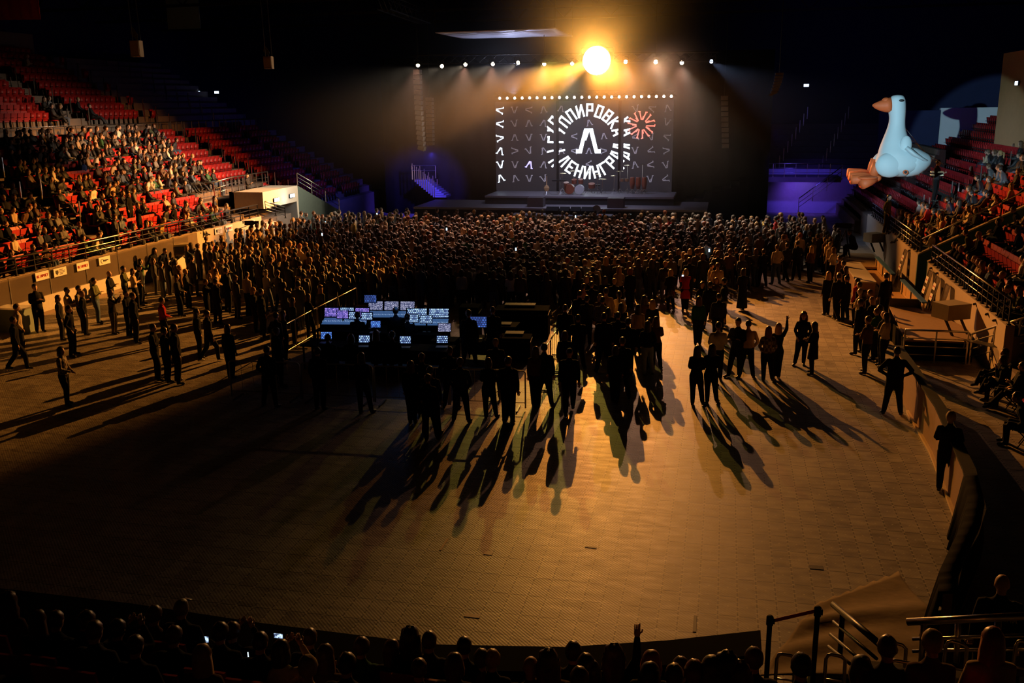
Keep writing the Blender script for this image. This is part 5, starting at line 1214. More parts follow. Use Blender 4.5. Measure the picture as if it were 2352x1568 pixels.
# packed group between the bright floor and the right barrier
for x, y, hh, k, tp, hr, hc, lb in (
 (1349, 628, 1.66, 'f_down', 'black', 'bob', 'brown', 'woman in the far corner of the packed group by the barrier'),
 (1347, 635, 1.64, 'f_front', 'brown', 'bob', 'fair', 'fair-haired woman second from the far corner of the packed group'),
 (1358, 636, 1.70, 'm_down', 'black', 'short', 'brown', 'brown-haired man in black, far side of the packed group'),
 (1359, 647, 1.76, 'm_big', 'black', 'short', 'dark', 'dark-haired man turned left in the packed group'),
 (1341, 652, 1.68, 'f_cross', 'pink', 'short', 'dark', 'woman in pale top near the barrier in the packed group'),
 (1332, 668, 1.76, 'm_down', 'black', 'crop', 'dark', 'man in black next to the barrier rail, packed group'),
 (1390, 635, 1.66, 'f_down', 'black', 'long', 'dark', 'long dark-haired woman in black, packed group'),
 (1411, 640, 1.66, 'f_down', 'black', 'short', 'fair', 'short-haired blonde in dark top, packed group'),
 (1379, 675, 1.66, 'f_hips', 'brown', 'bob', 'fair', 'fair bob beside the man in long beige jacket'),
 (1392, 662, 1.84, 'm_down', 'beige', 'short', 'dark', 'tall man in long beige jacket, packed group'),
 (1384, 682, 1.78, 'm_pocket', 'grey', 'short', 'dark', 'man in grey jacket in front of the beige jacket'),
 (1422, 669, 1.68, 'f_hips', 'cream', 'pony', 'dark', 'dark ponytail in cream top'),
 (1427, 697, 1.68, 'f_down', 'black', 'long', 'dark', 'long-haired woman in black in front of the ponytail'),
 (1397, 708, 1.64, 'f_down', 'charcoal', 'long', 'dark', 'short woman in charcoal in the middle of the packed group'),
 (1388, 719, 1.86, 'm_big', 'black', 'crop', 'dark', 'largest man in black, back to the camera, packed group'),
 (1420, 717, 1.78, 'm_down', 'black', 'crop', 'dark', 'man in black with cropped hair right of the largest man'),
 (1443, 731, 1.80, 'm_down', 'black', 'short', 'dark', 'man in black in front of the pale crossbody bag'),
 (1466, 700, 1.68, 'f_down', 'beige', 'long', 'dark', 'woman in pale top with dark crossbody strap'),
 (1480, 679, 1.68, 'f_down', 'brown', 'long', 'dark', 'woman with dark straps over a pale top'),
 (1499, 689, 1.68, 'f_down', 'black', 'long', 'fair', 'fair-haired woman in black hooded top'),
 (1488, 738, 1.70, 'f_hips', 'black', 'long', 'dark', 'woman in black top and pale jeans'),
 (1508, 728, 1.70, 'f_cross', 'brown', 'long', 'brown', 'long brown-haired woman with backpack at the right of the packed group'),
 (1493, 731, 1.66, 'f_down', 'black', 'short', 'dark', 'woman half hidden beside the backpack'),
 (1430, 775, 1.78, 'm_big', 'black', 'crop', 'dark', 'nearest man of the packed group, all black'),
 (1414, 795, 1.60, 'f_down', 'black', 'bob', 'dark', 'shortest woman in front of the packed group')):
    P(x, y, hh, k, tp, 'pale blue' if (x, y) == (1488, 738) else 'black', hr, hc, lb)
P(1308, 800, 1.80, 'm_walk', 'black', 'black', 'cap', 'black', 'man in black walking with legs spread beside the right barrier', face=190)
# left part of the floor
for x, y, hh, k, tp, bt, hr, hc, f, sh, lb in (
 (137, 797, 1.68, 'f_front', 'plaid', 'black', 'bob', 'dark', -80, None, 'dark-haired woman in plaid shirt standing alone near the left edge'),
 (35, 698, 1.80, 'm_pocket', 'cream', 'charcoal', 'crop', 'brown', -40, None, 'man in cream pullover at the far left edge'),
 (27, 727, 1.76, 'm_walk', 'black', 'black', 'short', 'dark', -50, None, 'man in black in front of the cream pullover'),
 (78, 652, 1.84, 'm_phone', 'black', 'black', 'short', 'dark', -120, None, 'guard in black with yellow badge by the left boards'),
 (131, 678, 1.66, 'f_down', 'charcoal', 'charcoal', 'bob', 'brown', -60, None, 'woman in dark coat right of the guard'),
 (151, 660, 1.72, 'm_cross', 'cream', 'charcoal', 'crop', 'dark', -70, None, 'man in cream jacket with folded hands along the left boards'),
 (178, 656, 1.74, 'm_cross', 'plaid', 'charcoal', 'short', 'dark', -80, 'white', 'person in checked jacket behind the short-haired woman'),
 (186, 668, 1.66, 'f_down', 'black', 'black', 'short', 'fair', -60, None, 'fair short-haired woman in long black coat'),
 (155, 702, 1.74, 'm_pocket', 'black', 'black', 'short', 'dark', -70, None, 'man in black between the plaid shirt and the dark coat'),
 (213, 638, 1.78, 'm_cross', 'olive', 'denim', 'short', 'dark', -75, None, 'man in dark jacket with pale collar, arms folded, by the boards'),
 (248, 622, 1.78, 'm_cross', 'black', 'denim', 'bald', 'dark', -75, None, 'bald man in black with arms folded by the boards'),
 (281, 611, 1.76, 'm_cross', 'olive', 'black', 'short', 'dark', -70, None, 'man in olive jacket with arms folded by the boards'),
 (303, 617, 1.68, 'f_cross', 'beige', 'black', 'bob', 'brown', -60, None, 'woman in beige with arms folded by the boards'),
 (318, 608, 1.72, 'm_pocket', 'black', 'black', 'cap', 'black', -70, None, 'person in black cap where the clear boards end'),
 (252, 665, 1.68, 'f_phone', 'sparkly', 'sparkly', 'bob', 'brown', -80, None, 'woman in glittering suit looking at her phone'),
 (287, 667, 1.70, 'm_phone', 'black', 'black', 'short', 'dark', -80, None, 'man in black beside the glittering suit'),
 (302, 672, 1.82, 'm_big', 'black', 'black', 'crop', 'brown', -50, None, 'broad man in black right of the glittering suit'),
 (369, 683, 1.70, 'f_front', 'red', 'black', 'short', 'dark', -50, None, 'dark-haired person in red jacket in the middle of the left floor'),
 (348, 744, 1.76, 'm_cross', 'black', 'black', 'crop', 'brown', -70, None, 'left one of the three men in black standing close together'),
 (374, 752, 1.72, 'm_down', 'black', 'black', 'short', 'dark', -40, None, 'middle one of the three men in black standing close together'),
 (397, 744, 1.84, 'm_big', 'black', 'black', 'crop', 'brown', -50, None, 'right and tallest of the three men in black standing close together'),
 (449, 709, 1.68, 'f_down', 'black', 'black', 'long', 'dark', -50, None, 'woman in black beside the white sneakers'),
 (473, 713, 1.72, 'm_walk', 'charcoal', 'black', 'short', 'brown', -40, 'white', 'person in charcoal top with white sneakers, legs apart'),
 (404, 630, 1.68, 'f_front', 'charcoal', 'black', 'long', 'brown', -60, None, 'long-haired woman in the middle of the left floor'),
 (424, 618, 1.66, 'f_front', 'charcoal', 'black', 'short', 'fair', -60, None, 'fair short-haired woman beside the long-haired woman'),
 (410, 609, 1.70, 'f_down', 'brown', 'black', 'short', 'fair', -50, None, 'blond person behind the short-haired woman, left floor'),
 (565, 624, 1.80, 'm_down', 'cream', 'black', 'crop', 'dark', -30, None, 'man in cream shirt standing at the edge of the left crowd'),
 (580, 660, 1.68, 'f_down', 'black', 'black', 'bob', 'fair', -50, None, 'fair-haired woman near the left barrier'),
 (597, 663, 1.78, 'm_big', 'black', 'black', 'crop', 'dark', -50, None, 'broad man in black near the left barrier'),
 (493, 640, 1.78, 'm_pocket', 'black', 'black', 'crop', 'dark', -30, None, 'man in black left of the cream shirt'),
 (508, 594, 1.76, 'm_cross', 'grey', 'black', 'crop', 'brown', -60, None, 'man with grey shoulders in the left crowd'),
 (517, 615, 1.84, 'm_big', 'black', 'black', 'short', 'dark', -40, None, 'tall man in black in front of the grey shoulders'),
 (494, 617, 1.66, 'f_front', 'beige', 'black', 'bob', 'brown', -60, None, 'woman in beige blouse in the left crowd'),
 (479, 628, 1.66, 'f_front', 'black', 'black', 'bob', 'fair', -60, None, 'blonde woman in front of the beige blouse'),
 (470, 641, 1.66, 'f_phone', 'black', 'black', 'short', 'brown', -70, None, 'woman with a phone at the front of the left crowd'),
 (632, 718, 1.70, 'm_pocket', 'black', 'black', 'short', 'dark', -20, None, 'man in black beside the end of the left barrier'),
 (648, 714, 1.66, 'f_down', 'black', 'black', 'long', 'brown', -40, None, 'long-haired woman at the left barrier'),
 (670, 684, 1.66, 'f_down', 'charcoal', 'black', 'long', 'brown', -40, None, 'woman in charcoal along the left barrier'),
 (706, 675, 1.66, 'f_cross', 'black', 'black', 'bob', 'brown', -40, None, 'woman in black along the left barrier'),
 (735, 655, 1.66, 'f_down', 'olive', 'black', 'long', 'fair', -30, None, 'fair long-haired woman behind the left barrier'),
 (632, 752, 1.78, 'm_big', 'black', 'black', 'crop', 'brown', -40, None, 'man in black outside the near end of the left barrier')):
    P(x, y, hh, k, tp, bt, hr, hc, lb, face=f, shoes=sh)
# two people perched on the boards
for x, y, tp, hr, lb in ((341, 569, 'black', 'hood', 'person in dark hood sitting on the left boards'), (365, 569, 'navy', 'crop', 'man in navy sitting on the left boards')):
    p = at(x, y, X=-26.4); person(p.x, p.y, p.z - 1.30, -95, 's_lean', tp, 'black', hr, 'black', lb, h=1.28)
# mixing position crew
for x, y, hh, k, tp, hr, hc, lb in (
 (819, 718, 1.34, 's_lap', 'black', 'short', 'dark', 'technician in black seated at the left mixing console'),
 (908, 706, 1.82, 'm_big', 'black', 'short', 'dark', 'technician standing at the large mixing console'),
 (934, 722, 1.40, 's_lap', 'black', 'crop', 'dark', 'technician in headphones seated at the right mixing console'),
 (751, 769, 1.34, 's_lap', 'black', 'short', 'dark', 'person seated before the leftmost laptop'),
 (804, 769, 1.34, 'sf_lap', 'black', 'bob', 'dark', 'dark-haired person seated left of the second laptop'),
 (862, 760, 1.38, 'sf_lap', 'black', 'long', 'brown', 'long-haired woman seated between the second and third laptops'),
 (899, 762, 1.36, 's_lap', 'black', 'short', 'dark', 'person seated before the third laptop'),
 (1076, 712, 1.82, 'm_big', 'black', 'short', 'dark', 'technician standing left of the wide dark monitor'),
 (1131, 705, 1.80, 'm_down', 'black', 'crop', 'brown', 'technician standing right of the wide dark monitor'),
 (1138, 778, 1.76, 'm_down', 'black', 'cap', 'beige', 'person in pale cap outside the near barrier'),
 (1230, 797, 1.70, 'f_down', 'brown', 'long', 'brown', 'long-haired woman outside the near right barrier corner'),
 (1168, 820, 1.70, 'f_down', 'black', 'short', 'brown', 'short-haired person in front of the near barrier'),
 (1298, 700, 1.78, 'm_down', 'black', 'crop', 'brown', 'man in black standing at the right barrier'),
 (968, 812, 1.72, 'm_down', 'black', 'short', 'brown', 'person left of the centre outside the near barrier'),
 (1033, 797, 1.74, 'm_pocket', 'black', 'crop', 'brown', 'man outside the near barrier behind the rightmost laptop'),
 (982, 860, 1.72, 'f_front', 'black', 'short', 'brown', 'nearest person in the dark in front of the mixing position')):
    P(x, y, hh, k, tp, 'black', hr, hc, lb, face=8)
    if k[0] == 's':
        q = PEOPLE[-1]; t = thing('office_stool', 'black stool under the %s' % ' '.join(lb.split()[:10]), 'stool', (q[0], q[1], 0), math.radians(8))
        MB().tube([(0, 0, .37), (0, 0, .42)], .19, 14).obj('seat', DARK, t); MB().tube([(0, 0, .04), (0, 0, .37)], .03, 8).obj('stem', BLKMET, t); MB().tube([(0, 0, 0), (0, 0, .04)], .24, 14).obj('base', BLKMET, t)
for x, y, hh, k, tp, hr, hc, lb in (
 (-7.0, 21.7, 1.76, 'm_big', 'black', 'short', 'dark', 'dark figure nearest the camera before the mixing position barrier'),
 (-7.75, 22.4, 1.68, 'f_down', 'black', 'long', 'brown', 'long-haired dark figure left of the nearest one before the barrier'),
 (-5.25, 22.8, 1.80, 'm_down', 'black', 'crop', 'dark', 'tall dark figure near the right corner of the near barrier'),
 (-5.85, 23.1, 1.66, 'f_front', 'black', 'bob', 'dark', 'bobbed dark figure beside the tall one at the barrier corner'),
 (-6.5, 22.7, 1.74, 'm_pocket', 'charcoal', 'short', 'brown', 'figure in charcoal between the bobbed and the nearest dark figures'),
 (-4.6, 24.4, 1.78, 'm_big', 'black', 'short', 'dark', 'dark figure just outside the right corner of the barriers'),
 (-4.35, 26.3, 1.68, 'f_down', 'black', 'bob', 'brown', 'bobbed figure along the first right barrier'),
 (-4.25, 28.2, 1.76, 'm_cross', 'black', 'crop', 'dark', 'figure with folded arms along the second right barrier'),
 (-4.4, 31.2, 1.76, 'm_down', 'charcoal', 'short', 'dark', 'figure in charcoal along the last right barrier'),
 (-9.3, 22.9, 1.70, 'f_front', 'black', 'long', 'dark', 'long-haired figure in the dark, middle of the near barrier'),
 (-10.6, 23.0, 1.76, 'm_down', 'black', 'short', 'dark', 'figure in the dark left of the middle of the near barrier'),
 (-12.1, 23.0, 1.74, 'm_pocket', 'black', 'crop', 'dark', 'figure in the dark at the left part of the near barrier'),
 (-14.6, 25.4, 1.70, 'f_down', 'black', 'bob', 'brown', 'bobbed figure at the near end of the left barrier')):
    person(x, y, 0, facing(x, y), k, tp, 'black', hr, hc, lb, h=hh)
# line of people along the right boards
RL_ = [(1929, 626, 1.74, 'f_down', 'brown', 'long', 'fair'), (1930, 587, 1.74, 'm_down', 'brown', 'short', 'dark'), (1939, 599, 1.72, 'm_down', 'black', 'short', 'dark'), (1944, 612, 1.66, 'f_down', 'black', 'long', 'dark'), (1947, 633, 1.72, 'm_big', 'black', 'short', 'dark'),
 (1971, 639, 1.72, 'm_down', 'red', 'short', 'dark'), (1976, 648, 1.70, 'f_down', 'black', 'short', 'dark'), (1978, 663, 1.70, 'f_cross', 'cream', 'short', 'grey'), (1986, 666, 1.66, 'f_down', 'brown', 'bob', 'dark'), (2001, 665, 1.76, 'm_down', 'black', 'crop', 'brown'),
 (2005, 682, 1.68, 'f_cross', 'black', 'bob', 'fair'), (1979, 687, 1.82, 'm_hips', 'black', 'short', 'brown'), (2023, 701, 1.72, 'm_cross', 'black', 'short', 'dark'), (2016, 708, 1.70, 'm_cross', 'green', 'crop', 'brown'), (2033, 714, 1.74, 'm_cross', 'black', 'bald', 'dark'), (2038, 719, 1.74, 'f_cross', 'cream', 'bob', 'dark'),
 (1997, 726, 1.80, 'm_cross', 'brown', 'crop', 'brown'), (1887, 536, 1.7, 'm_down', 'brown', 'crop', 'fair'), (1896, 545, 1.7, 'f_down', 'brown', 'short', 'brown'), (1908, 556, 1.72, 'm_down', 'beige', 'short', 'grey'), (1916, 568, 1.7, 'f_cross', 'cream', 'bob', 'brown'), (1893, 520, 1.7, 'm_down', 'black', 'short', 'grey'),
 (1862, 515, 1.75, 'm_down', 'black', 'short', 'brown'), (1872, 503, 1.72, 'f_down', 'brown', 'bald', 'fair')]
WHO = {'f': 'woman', 'm': 'man', 's': 'man'}
for k, (x, y, hh, key, tp, hr, hc) in enumerate(sorted(RL_, key=lambda q: -q[1])):
    P(x, y, hh, key, tp, 'black', hr, hc, '%s in %s, %s from the camera in the line along the right boards' % (WHO[key[0]], tp, ordn(k)), face=55)
P(2035, 624, 1.80, 'm_down', 'black', 'black', 'short', 'dark', 'guard in black standing behind the boards before the wooden bench', face=30, feet=(2028, 735))
P(2062, 797, 1.84, 'm_hips', 'black', 'black', 'crop', 'dark', 'heavy man in black with hands on hips by the right boards', face=-5)
P(2195, 966, 1.76, 'm_cross', 'black', 'black', 'beanie', 'beige', 'person in knitted pale hat leaning on the right boards', face=-20, feet=(2166, 1128))
# cameraman and camera on the right platform
p = at(1962, 590, Z=.6); person(p.x, p.y, .6, 60, 's_lean', 'black', 'black', 'short', 'dark', 'camera operator in black seated on the right platform', h=1.3)
def tvcam(loc, label, rz):
    t = thing('broadcast_camera', label, 'camera', loc, rz)
    MB().box((0, 0, 1.5), (.2, .5, .24)).box((0, .38, 1.5), (.16, .3, .18)).obj('camera_body', DARK, t); MB().box((0, -.32, 1.55), (.2, .05, .14)).obj('viewfinder', BLKMET, t)
    b = MB()
    for k in range(3): a = k * 2.094; b.tube([(0, 0, 1.3), (.5 * math.cos(a), .5 * math.sin(a), 0)], .03, 6)
    b.obj('tripod', BLKMET, t); MB().tube([(0, -.1, 1.35), (.1, -.7, 1.15)], .018, 6).obj('pan_handle', BLKMET, t)
p = at(1950, 590, Z=.6); tvcam((p.x - .2, p.y + .3, .6), 'large camera on a tripod on the right platform', 1.0)
p = at(570, 560, Z=0); tvcam((-26.0, 48.6, .3), 'camera on a tripod beside the left passage', -1.2)
# people sitting at the near right, in the corridor
for k, (x, y, zz, key, tp, hr, lb, f) in enumerate((
 (2296, 800, 1.3, 's_cross', 'black', 'bob', 'dark-haired woman with crossed legs, farthest of the near right sitters', 80), (2310, 818, 1.3, 'sf_chin', 'black', 'bob', 'woman leaning her chin on her hand among the near right sitters', 70),
 (2333, 830, 1.32, 's_back', 'charcoal', 'short', 'man in charcoal leaning back among the near right sitters', 70), (2348, 836, 1.30, 's_out', 'black', 'bob', 'person in black with outstretched legs among the near right sitters', 78), (2364, 905, 1.32, 's_lean', 'black', 'short', 'nearest sitter at the right edge with red cloth and phone on the lap', 70))):
    p = at(x, y, Z=zz); person(p.x + .1, p.y, 0., f, key, tp, 'black', hr, 'dark', lb, h=zz)
    t = thing('folding_chair', 'folding chair under the %s' % ' '.join(lb.split(' among')[0].split(',')[0].split(' with red')[0].split()[:11]), 'chair', (p.x + .1, p.y, 0), math.radians(f))
    MB().bb((-.22, -.22, .40), (.22, .22, .43)).obj('seat', DARK, t); MB().bb((-.22, -.25, .55), (.22, -.22, .85)).obj('backrest', DARK, t)
    for a in (-1, 1): MB().bar((a * .2, .2, 0), (a * .2, -.24, .85), .025).obj('leg', BLKMET, t); MB().bar((a * .2, -.24, 0), (a * .2, .2, .42), .025).obj('leg', BLKMET, t)
p = at(2352, 928, Z=.62); o = MB().poly([(-.15, -.2, 0), (.15, -.2, 0), (.15, .2, .05), (-.15, .2, .05)], (0, 0, .04)).obj('red_folder', mat('folder_red', (.6, .03, .02), .5), loc=p); tag(o, 'red folded cloth on the lap of the nearest right sitter', 'cloth')
p = at(2325, 660, X=8.9); person(9.1, 27.9, 1.35, 60, 'm_pocket', 'charcoal', 'charcoal', 'short', 'dark', 'man in dark clothes leaning at the end of the near right railing', h=1.8)
# stewards
p = HND; person(p.x, p.y, p.z - 1.25, -120, 'm_phone', 'charcoal', 'black', 'short', 'dark', 'steward with reflective stripes holding the goose tether', h=1.75)
q = MB()
for z in (-.02, -.14): q.bb((-.24, -.17, z), (.24, .17, z + .05))
o = q.obj('reflective_stripes', mat('reflective', (.8, .8, .55), .3, em=(.8, .85, .6), es=.12), loc=(p.x, p.y, p.z)); tag(o, 'pale reflective stripes around the steward with the tether', 'safety vest')  # weak emission stands in for the light the stripes throw back
p = at(2040, 470, Y=45); person(p.x, p.y, p.z - 1.3, -120, 'm_pocket', 'olive', 'black', 'short', 'dark', 'steward in dark vest standing below the goose', h=1.75)
p = at(565, 383, X=-29.0); person(p.x, p.y, LROW[2][1], -80, 'm_cross', 'charcoal', 'black', 'short', 'dark', 'guard with crossed arms standing by the empty red seats', h=1.84)
for x, y, X_, tp, hr, hc, key, lb in ((190, 365, -33.2, 'blue', 'short', 'brown', 'm_down', 'man in blue t-shirt standing on the left stand stairs'), (293, 440, -29.2, 'black', 'short', 'dark', 'm_big', 'tall man in black standing by the left stand stairs'), (315, 466, -28.4, 'black', 'bob', 'brown', 'f_phone', 'woman standing with a phone at the left stand railing'), (146, 368, -33.8, 'black', 'short', 'dark', 'm_big', 'man in black standing high on the left stand stairs'), (398, 468, -28.6, 'black', 'short', 'brown', 'm_pocket', 'man standing behind the middle of the left stand railing')):
    p = at(x, y, X=X_); person(X_, p.y, p.z - 1.75, -80, key, tp, 'black', hr, hc, lb, h=1.75)
for x, y, X_, tp, hc, lb in ((2232, 382, 12.9, 'red', 'fair', 'fair-haired person in bright red jacket on the right stand'), (2262, 398, 12.6, 'beige', 'brown', 'person in beige jacket standing behind the barred railing'), (2290, 405, 12.9, 'olive', 'dark', 'person in olive standing right of the beige jacket'), (2330, 330, 15.0, 'black', 'brown', 'person in black standing high at the right edge')):
    p = at(x, y, X=X_); person(X_, p.y, p.z - 1.72, 60, 'm_pocket', tp, 'black', 'bob', hc, lb, h=1.72)

# ------------------------------------------------------------------ seats
def seat_parts():
    b = MB()
    b.poly([(-.24, -.20, .36), (.24, -.20, .36), (.25, -.30, .95), (-.25, -.30, .95)], (0, -.035, .0))            # backrest
    b.poly([(-.235, -.17, .45), (.235, -.17, .45), (.225, -.10, .84), (-.225, -.10, .84)], (0, .03, 0))               # tipped up seat
    b.bb((-.262, -.26, .0), (-.245, -.12, .60), 1); b.bb((-.262, -.26, .58), (-.245, .10, .61), 1)
    return b
def seat_open():
    b = MB(); b.poly([(-.24, -.20, .36), (.24, -.20, .36), (.25, -.30, .95), (-.25, -.30, .95)], (0, -.035, .0))
    b.bb((-.21, -.22, .37), (.21, .20, .41)); b.bb((-.262, -.26, .0), (-.245, -.12, .60), 1); b.bb((-.262, -.26, .58), (-.245, .10, .61), 1); return b
SEATM = seat_parts().mesh('seat', [RED, BLKMET]); SEATO = seat_open().mesh('seat_open', [RED, BLKMET])
cand = []   # (px size, x, y, z, face, where, row, open)
occ = []
rs = random.Random(21)
def xr(y):
    T = [(180, 120), (240, 200), (285, 350), (350, 425), (400, 500), (440, 560), (478, 610)]
    if y <= T[0][0]: return T[0][1]
    for (a, u), (c, v) in zip(T[:-1], T[1:]):
        if y <= c: return u + (v - u) * (y - a) / (c - a)
    return 640
for tier, rows in (('lower', LROW), ('upper', LROW2)):
    for i, (x, z) in enumerate(rows):
        y = 26.0 + .26 * (i % 2); xs = x - .42
        while y < (70 if tier == 'lower' else 60):
            y += .52
            if 38.0 < y < 39.9 or 30.9 < y < 32.1: continue
            if tier == 'lower' and i < 4 and 49.9 < y < 58: continue
            if tier == 'upper' and 50.8 < y < 53.2: continue
            if 58.4 < y < 60.2 or 65.8 < y < 67.6: continue
            px, py, dd = proj(xs, y, z + 1.1)
            if px < -25 or px > 990 or py < -20: continue
            if tier == 'upper' and py < 95: continue
            pr_ = 0
            if px < xr(py):
                if tier == 'lower': pr_ = .80 if i > 3 else (.42 if px > 150 else .62)
                if py < 290 and px < 95: pr_ = .25
                if tier == 'upper': pr_ = .5 if (180 < py < 275 and 95 < px < 330 and i < 3) else .02
            sitting = rs.random() < pr_
            cand.append((dd, xs, y, z, -90, 'left', tier, i, sitting))
            if sitting: occ.append((dd, xs, y, z, -90, 'left', tier, i))
for i, (x, z) in enumerate(RROW):
    y = 28.9; xs = x + .42
    while y < 70:
        y += .52
        if 40.0 < y < 42.7 or 51.0 < y < 52.8 or (i > 7 and y < 60.3): continue
        if 12.3 < x and 38.5 < y < 42.7: continue
        px, py, dd = proj(xs, y, z + 1.1)
        if px > 2380 or px < 1900: continue
        pr_ = 0
        if 42 < y < 51: pr_ = .68 if (i < 4) else .3
        if y > 44 and i > 5 and px > 2270: pr_ = .9
        if y < 40: pr_ = .8 if i < 5 else .7
        if 2115 < px < 2215 and 395 < py < 460: pr_ = 0          # block of empty seats
        if 2255 < px < 2340 and 515 < py < 600: pr_ = .05
        if py < 335 or (px < 2185 and py < 430): pr_ = 0
        sitting = rs.random() < pr_
        cand.append((dd, xs, y, z, 90, 'right', 'stand', i, sitting))
        if sitting: occ.append((dd, xs, y, z, 90, 'right', 'stand', i))
# seats under the near spectators are listed too, see below
SEATLIST = cand
near = []
def headplane(px, py):
    par = 1350 + .13 * px if px < 1000 else (1480 if px < 1450 else 1480 - (px - 1450) * .11)
    e = py - par; return at(px, py, Y=9.3 if e < 25 else (8.6 if e < 58 else 7.9))
NEAR = [ # px, py, key, top, hair, hair colour, label
 (8, 1370, 'sf_lap', 'brown', 'curly', 'brown', 'curly-haired person at the left end of the near row'), (75, 1412, 'sf_lap', 'black', 'long', 'brown', 'long brown-haired person second in the near left seats'), (117, 1412, 's_lap', 'black', 'crop', 'brown', 'person with cropped hair lit on top, near left'),
 (155, 1440, 's_lean', 'black', 'short', 'dark', 'dark-haired person leaning forward, near left'), (205, 1436, 's_lap', 'charcoal', 'crop', 'brown', 'man in charcoal, near left third'), (262, 1430, 's_record', 'black', 'short', 'dark', 'person holding something up at the near left'),
 (300, 1470, 's_lap', 'black', 'crop', 'dark', 'dark silhouette beside the person holding something up'), (345, 1400, 's_lap', 'brown', 'short', 'brown', 'person in brown in the first near row, left part'), (408, 1385, 's_lap', 'black', 'cap', 'grey', 'person with a cap rising above the near parapet'),
 (390, 1448, 's_lap', 'black', 'short', 'brown', 'person below the cap wearer'), (455, 1492, 'sf_lap', 'brown', 'long', 'fair', 'blonde long-haired person lit orange at the near left'), (528, 1436, 's_record', 'black', 'short', 'brown', 'person filming the stage with a large phone'),
 (497, 1440, 's_lap', 'black', 'short', 'dark', 'dark head left of the filming person'), (590, 1462, 's_lap', 'black', 'crop', 'dark', 'dark head between the two filming people'), (640, 1478, 's_record', 'cream', 'bob', 'dark', 'person in cream jacket filming the stage with a phone'),
 (705, 1453, 's_lap', 'black', 'crop', 'brown', 'person with a lit crown right of the cream jacket'), (735, 1500, 'sf_chin', 'brown', 'long', 'brown', 'person in brown leaning on a hand, near middle left'), (700, 1520, 's_lap', 'beige', 'beanie', 'beige', 'person in pale beanie at the bottom left of centre'),
 (825, 1474, 's_lap', 'green', 'short', 'brown', 'person in green top left of centre in the near row'), (790, 1512, 's_lap', 'black', 'short', 'dark', 'dark head below the green top'), (895, 1480, 'sf_lap', 'black', 'bob', 'brown', 'bobbed head left of the row of bright crowns'),
 (938, 1452, 's_lap', 'black', 'curly', 'dark', 'curly-haired person in the first near row, left of centre'), (982, 1460, 's_lap', 'charcoal', 'crop', 'brown', 'man with cropped hair above the near parapet'), (958, 1524, 's_lap', 'black', 'crop', 'brown', 'crown lit red at the bottom, left of centre'),
 (1063, 1473, 's_lap', 'black', 'crop', 'dark', 'round cropped head in the middle of the near row'), (1040, 1512, 'sf_lap', 'black', 'bob', 'brown', 'brown bob left of the round cropped head'), (1128, 1503, 'sf_lap', 'black', 'short', 'fair', 'fair short-haired head right of the round cropped head'),
 (1103, 1502, 's_lap', 'brown', 'short', 'brown', 'brown-haired head next to the fair one'), (1217, 1518, 's_lap', 'charcoal', 'bald', 'dark', 'bald head in the middle of the near row'), (1258, 1506, 's_lap', 'brown', 'curly', 'brown', 'tousled head right of the bald head'),
 (1316, 1485, 's_lap', 'black', 'short', 'dark', 'dark round head between the tousled head and the raised hand'), (1345, 1514, 's_lap', 'black', 'short', 'dark', 'dark head below the round one'), (1410, 1487, 's_raise', 'black', 'curly', 'brown', 'big curly head with a hand raised in a horn sign'),
 (1330, 1546, 's_lap', 'black', 'short', 'brown', 'brown crown at the very bottom, centre'), (1497, 1507, 'sf_lap', 'black', 'bob', 'red', 'reddish bob right of the raised hand'), (1357, 1530, 'sf_lap', 'black', 'bob', 'dark', 'dark bob at the bottom, right of centre'),
 (1550, 1538, 's_lap', 'black', 'crop', 'brown', 'cropped brown head at the bottom below the parapet end'), (1493, 1536, 'sf_lap', 'beige', 'long', 'dark', 'dark long-haired head with pale shoulder'), (1565, 1522, 's_lap', 'black', 'short', 'brown', 'brown head half hidden behind the cropped one'),
 (1597, 1530, 's_lap', 'black', 'short', 'red', 'reddish short-haired head near the parapet end'), (1637, 1521, 'sf_lap', 'black', 'bob', 'brown', 'brown bob with ribbon near the parapet end'), (1672, 1514, 's_lap', 'black', 'curly', 'dark', 'dark curly head near the parapet end'),
 (1700, 1536, 'sf_lap', 'black', 'curly', 'brown', 'brown curly head left of the belt post'), (1735, 1500, 's_lap', 'black', 'short', 'brown', 'tall brown head right beside the belt post'), (1845, 1515, 's_lap', 'black', 'short', 'dark', 'dark head between the first two chrome hoops'),
 (1985, 1520, 'sf_lap', 'black', 'bob', 'dark', 'dark head left of the third chrome hoop'), (2045, 1472, 's_lap', 'charcoal', 'crop', 'brown', 'person leaning behind the third chrome hoop'), (2150, 1460, 'sf_lap', 'brown', 'short', 'fair', 'blonde short-haired woman in brown by the steel railing'),
 (2290, 1455, 'sf_lap', 'beige', 'long', 'red', 'red long-haired woman in pale top by the steel railing'), (2110, 1550, 's_lap', 'black', 'crop', 'brown', 'brown crown at the very bottom right')]
for k, (px, py, key, tp, hr, hc, lb) in enumerate(NEAR):
    p = headplane(px, py)
    if px > 1950: p = at(px, py, Y=8.3)
    s = PROTO[key][2]; z = p.z - s
    person(p.x, p.y, z, facing(p.x, p.y) * .6, key, tp, 'black', hr, hc, lb)
    near.append((p.x, p.y, z))
